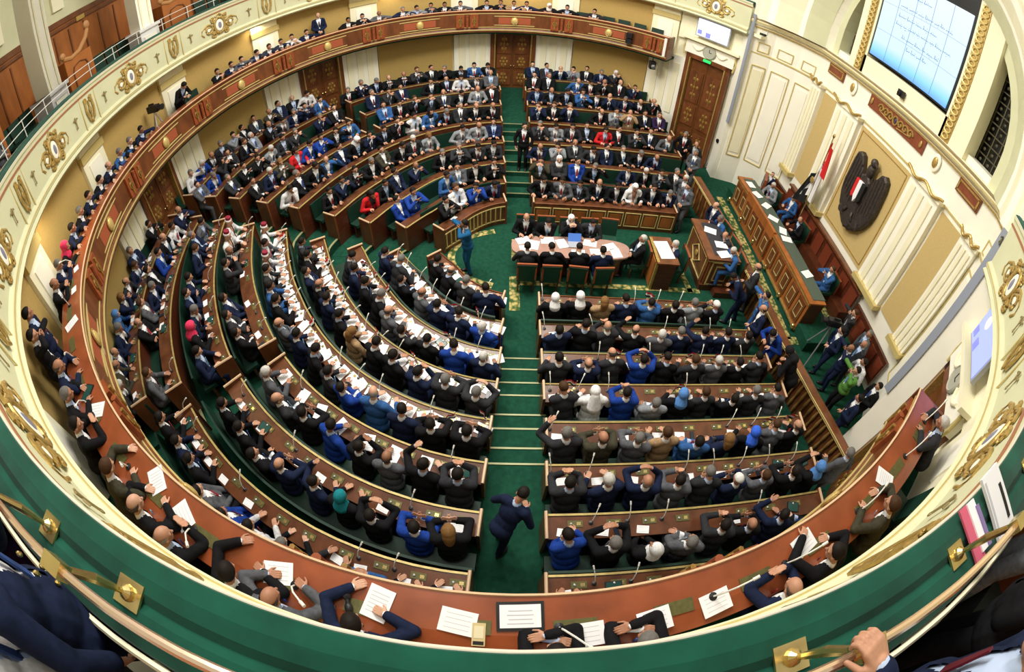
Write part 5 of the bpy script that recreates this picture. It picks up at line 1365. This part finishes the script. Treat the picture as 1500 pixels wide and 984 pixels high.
# gallery desk: papers, microphones, phone, folder
def gal_T(a, R, yaw=0, h=.008):
    z = 4.93 - (R - 8.96) * .088 + h; x, y = polar(a, R); return Matrix.Translation((x, y, z)) @ Matrix.Rotation(rad(a) - PI / 2, 4, 'Z') @ Matrix.Rotation(-.088, 4, 'X') @ Matrix.Rotation(yaw, 4, 'Z')
for a, R, j, yaw, lab in ((257.5, 9.2, 2, .3, 'right of the bottom-left hands'), (263.0, 9.17, 1, -.2, 'under a raised hand'), (266.9, 9.21, 2, -.15, 'left of the pale phone'), (276.3, 9.30, 2, .1, 'at lower right of the framed sheet'), (272.9, 9.32, 2, .05, 'beside the folded hands'), (286.3, 9.16, 2, .2, 'by the raised fist at lower right'), (295.5, 9.2, 1, .5, 'tall, before the olive jacket'), (250.3, 9.2, 2, -.5, 'tilted, lower left'), (237.3, 9.18, 2, .8, 'below the grey tablet'), (224.3, 9.2, 1, .3, 'before two standing men'), (214.7, 9.17, 0, .3, 'before the pink scarf'), (218.8, 9.15, 0, .1, 'before the bald clapping man'), (279.7, 9.3, 2, .1, 'near the lower-right microphone'), (247.0, 9.1, 1, 1.0, 'held in front of the olive jacket')):
    lone('paper_sheet', DOC[j], gal_T(a, R, yaw), 'white paper on the red-brown gallery desk, ' + lab, 'paper', 'papers on the gallery desk')
mb = MB(); mb.box((0, 0, 0), (.36, .24, .008), black); mb.box((.0, .0, .006), (.31, .19, .003), paper)
for i in range(4): mb.box((0, .06 - .035 * i, .0085), (.2 - .02 * (i % 2), .008, .001), ink)
o = mb.build('framed_sheet'); o.matrix_world = gal_T(269.8, 9.14, .03); tag(o, 'white printed sheet in a black folder on the gallery desk, facing the aisle', 'folder')
mb = MB(); mb.box((0, 0, 0), (.10, .19, .02), mat('beige phone shell', (.62, .50, .26), .4)); mb.box((0, .07, .011), (.08, .03, .003), black); mb.box((0, -.02, .011), (.07, .10, .003), mat('pale beige keys', (.75, .68, .45)))
o = mb.build('desk_phone'); o.matrix_world = gal_T(267.9, 9.30, 0, .014); tag(o, 'small beige handset lying on the gallery desk near the camera', 'phone')
o = lone('tablet', TAB, gal_T(234.8, 9.2, .6, .012), 'grey tablet lying on the left curve of the gallery desk', 'tablet', None)
for i, a in enumerate((213.5, 221, 229.5, 236, 244, 251.5, 258.6, 271.6, 279.6, 284.5, 291.5, 299, 304)):
    lone('microphone', MIC, gal_T(a, 9.24, rp.uniform(.8, 2.2), .0) @ Matrix.Scale(1.15, 4), 'pale gooseneck microphone on the gallery desk, %s counted from the left' % ordn(i), 'microphone', 'gallery microphones')
mb = MB(); mb.ell((0, 0, .03), (.04, .06, .03), black); mb.ell((0, .12, .03), (.035, .05, .03), black); mb.tube([(0, .04, .03), (0, .1, .03)], .02, black)
o = mb.build('binoculars'); o.matrix_world = gal_T(261.4, 9.16, .4); tag(o, 'small black binocular-like object on the gallery desk near the large sheet', 'binoculars')
# oval table papers and laptop
for i, (x, y, yaw) in enumerate(((.35, .12, .4), (.62, -.05, -.2), (.98, .15, .1), (1.35, .05, .3), (2.1, .12, -.2), (2.2, -.28, .05), (2.62, .02, .4), (2.75, -.22, .2), (1.75, -.3, 0), (.4, -.25, .2))):
    lone('paper_sheet', DOC[1] if i % 2 else DOC[2], Matrix.Translation((x, y, .766)) @ Matrix.Rotation(yaw, 4, 'Z') @ Matrix.Scale(1.25, 4), 'white sheet on the oval table, %s from its left end' % ORD[i], 'paper', 'papers on the oval table')
lp = empty('laptop', (1.68, .02, .765), 0, 'open laptop with blue screen in the middle of the oval table', 'laptop')
mb = MB(); mb.box((0, .0, .01), (.34, .24, .02), grey_m); mb.build('keyboard_base', lp); mb = MB(); mb.box((0, .16, .12), (.34, .015, .22), mat('lit laptop blue', (.08, .2, .6), .3, emit=.4), rx=-.35); mb.build('laptop_screen', lp)
for i, (x, y) in enumerate(((5.6, .6), (5.75, .0), (5.7, -.4))): lone('paper_sheet', DOC[1], Matrix.Translation((x, y, 1.17)) @ Matrix.Rotation(.3 * i + 1.2, 4, 'Z') @ Matrix.Scale(1.3, 4), 'white sheet on the speaker rostrum, %s from its far end' % ORD[i], 'paper', 'papers on the rostrum')
for i, (x, y) in enumerate(((8.2, 2.9), (8.3, 2.3), (8.25, 1.6), (8.35, 1.0), (8.3, .6), (8.2, 3.5), (8.35, -.9))): lone('paper_sheet', DOC[1 + i % 2], Matrix.Translation((x, y, 1.215)) @ Matrix.Rotation(.25 * i + .4, 4, 'Z') @ Matrix.Scale(1.3, 4), 'white sheet on the presidency desk, %s from its far end' % ORD[[1, 2, 3, 4, 5, 0, 6][i]], 'paper', 'papers on the presidency desk')
# tripod cameras
def tripod_cam(x, y, z, f, label, h=1.35):
    o = empty('video_camera', (x, y, z), rad(f) - PI / 2, label, 'camera')
    mb = MB(); mb.box((0, 0, h + .1), (.16, .42, .2), black); mb.tube([(0, .2, h + .1), (0, .38, h + .1)], [.07, .09], black, 12); mb.box((0, -.05, h + .24), (.04, .2, .05), black); mb.build('camera_body', o)
    for i in range(3):
        a = i * 2 * PI / 3 + .5; mb = MB(); mb.tube([(0, 0, h), (.45 * math.cos(a), .45 * math.sin(a), .02)], .022, steel, 6); mb.build('leg', o)
tripod_cam(8.05, 6.1, 0, 200, 'black video camera on a tripod before the far carved door', 1.4)
tripod_cam(8.1, -2.95, 0, 165, 'video camera on a pale tripod by the near end of the presidency desk', 1.4)
x, y = polar(176.5, 9.58); tripod_cam(x, y, 4.0, 356, 'large video camera on a tripod at the left lower gallery desk', 1.25)
x, y = polar(57.2, 8.88)
mb = MB(); mb.box((0, 0, 3.55), (.22, .24, .30), black); mb.tube([(0, -.12, 3.55), (0, -.2, 3.5)], .08, steel); mb.tube([(0, .02, 3.7), (0, .02, 3.96)], .02, black)
o = mb.build('stage_lamp'); o.location = (polar(56.5, 9.3)[0], polar(56.5, 9.3)[1], 0); tag(o, 'black spotlight hanging under the right end of the lower gallery', 'lamp')
mb = MB(); 
for s in (-.12, .12): mb.box((0, 0, s), (.22, .16, .20), black)
o = mb.build('hanging_loudspeaker'); a = 62.3; o.location = (*polar(a, 8.88), 4.48); o.rotation_euler = (0, 0, rad(a) - PI / 2); tag(o, 'pair of small black loudspeakers fixed to the gallery front at far right', 'loudspeaker')
x, y = polar(53.6, 8.93); mb = MB(); mb.box((0, 0, 0), (.10, .06, .74), plastic_w); o = mb.build('wall_light_tube'); o.location = (x, y, 4.5); o.rotation_euler = (0, 0, rad(53.6) - PI / 2); tag(o, 'white vertical tube at the far right end of the lower gallery', 'lamp')
# dark display in the corner behind the platform
mb = MB(); mb.box((9.35, 4.45, .85), (.1, .9, .65), wood_r, rz=-.5); mb.box((9.30, 4.42, .85), (.06, .72, .5), black, rz=-.5); tag(mb.build('corner_display'), 'dark screen in a red-brown wooden frame in the far platform corner', 'screen')

# ================================================================= PEOPLE AT THE RAIL BESIDE THE CAMERA
def fore(x, y, face, suit, head, label, wl, wr, lean=6, **kw):
    name = 'fore%d' % len(ALLP); f = math.radians(face)
    ALLP[name] = figure(name, sit=False, lean=lean, wl=wl, wr=wr, vox=.009, hvox=.004, build=1.18, **kw)
    return person(x, y, 6.28, f, name, suit, head, label, None, 1.04, skin=0)
fore(-1.84, -9.80, 80, 'n', 'd', 'person in navy double-breasted jacket leaning on the brass rail at lower left', (-.16, .24, .42), (.27, .02, -.02), lean=4)
fore(-1.86, -10.14, 80, 'w', 'd', 'person in white jacket behind the navy jacket at the lower left corner', (-.2, .15, .1), (.26, .12, .15), lean=4)
fore(-2.75, -9.62, 65, 'p', 'd', 'person in dark reddish jacket at the rail on the left edge', (-.1, .35, .48), (.2, .40, .45), lean=8, curl=.9)
def to_local(x, y, face, w):  # wrist in the figure's own frame, measured from the hips
    c = Matrix.Rotation(-(math.radians(face) - PI / 2), 3, 'Z') @ (Vector(w) - Vector((x, y, 6.28))); c = c / 1.04; return (c.x, c.y, c.z - .93)
x, y, f = 1.22, -10.06, 98
fore(x, y, f, 'n', 'd', 'person in dark suit and white shirt gripping the brass rail at lower right', to_local(x, y, f, (.64, -9.69, 7.74)), (.26, .03, .0), lean=6, curl=.9)
fore(2.05, -10.0, 100, 'k', 'd', 'person in black leather jacket and jeans at the rail at right', (-.15, .25, .42), (.25, .25, .38), lean=10)
fore(2.95, -9.78, 115, 'l', 'd', 'person in pale grey jacket at the rail, farthest right, holding papers', (-.28, .30, .40), (.1, .3, .4), lean=8)
mb = MB()

for o_ in C.objects:
    if o_.get('label', '').startswith('person in navy double'):
        for bx, bz in ((-.06, 1.10), (.06, 1.10), (-.07, 1.22), (.07, 1.22)):
            mb = MB(); mb.ell((bx, .185, bz), (.012, .012, .018), brass, 8, 6); mb.build('button', o_)
        break
mb = MB(); mb.box((0, 0, 0), (.24, .36, .02), paper); mb.box((.06, -.02, .012), (.03, .2, .006), black); mb.box((-.1, 0, .011), (.02, .3, .003), ink)
o = mb.build('white_booklet'); o.location = (2.14, -9.36, 7.34); o.rotation_euler = (0.1, 0, .25); tag(o, 'thick white booklet with a pen lying on the green parapet at right', 'booklet')
mb = MB(); mb.box((0, 0, 0), (.10, .30, .012), mat('pink cover', (.65, .12, .20), .6)); mb.box((.06, .02, .01), (.08, .26, .01), paper); mb.box((.10, .0, .02), (.03, .22, .008), mat('violet cover', (.25, .18, .4), .6))
o = mb.build('pink_leaflet'); o.location = (1.80, -9.45, 7.335); o.rotation_euler = (0, 0, .2); tag(o, 'pink and white leaflets beside the booklet on the green parapet', 'leaflet')
mb = MB(); mb.box((0, 0, .55), (.08, 1.0, 1.1), wood_o); mb.box((0, 0, 1.12), (.12, 1.04, .05), wood_m); mb.box((-.05, 0, .6), (.02, .8, .7), wood_m)
o = mb.build('box_partition'); o.location = (3.2, -10.0, 6.28); o.rotation_euler = (0, 0, .3); tag(o, 'orange-brown wooden box side at the right edge beside the rail', 'partition')
for o in list(C.objects):   # keep every description within sixteen words
    l = o.get('label')
    if l and len(l.split()) > 16: o['label'] = l.replace(' suit with ', ', ').replace(' jacket with ', ' jacket, ').replace('a bald head', 'bald').replace(' headscarf', ' scarf').replace(' middle aisle', ' aisle')
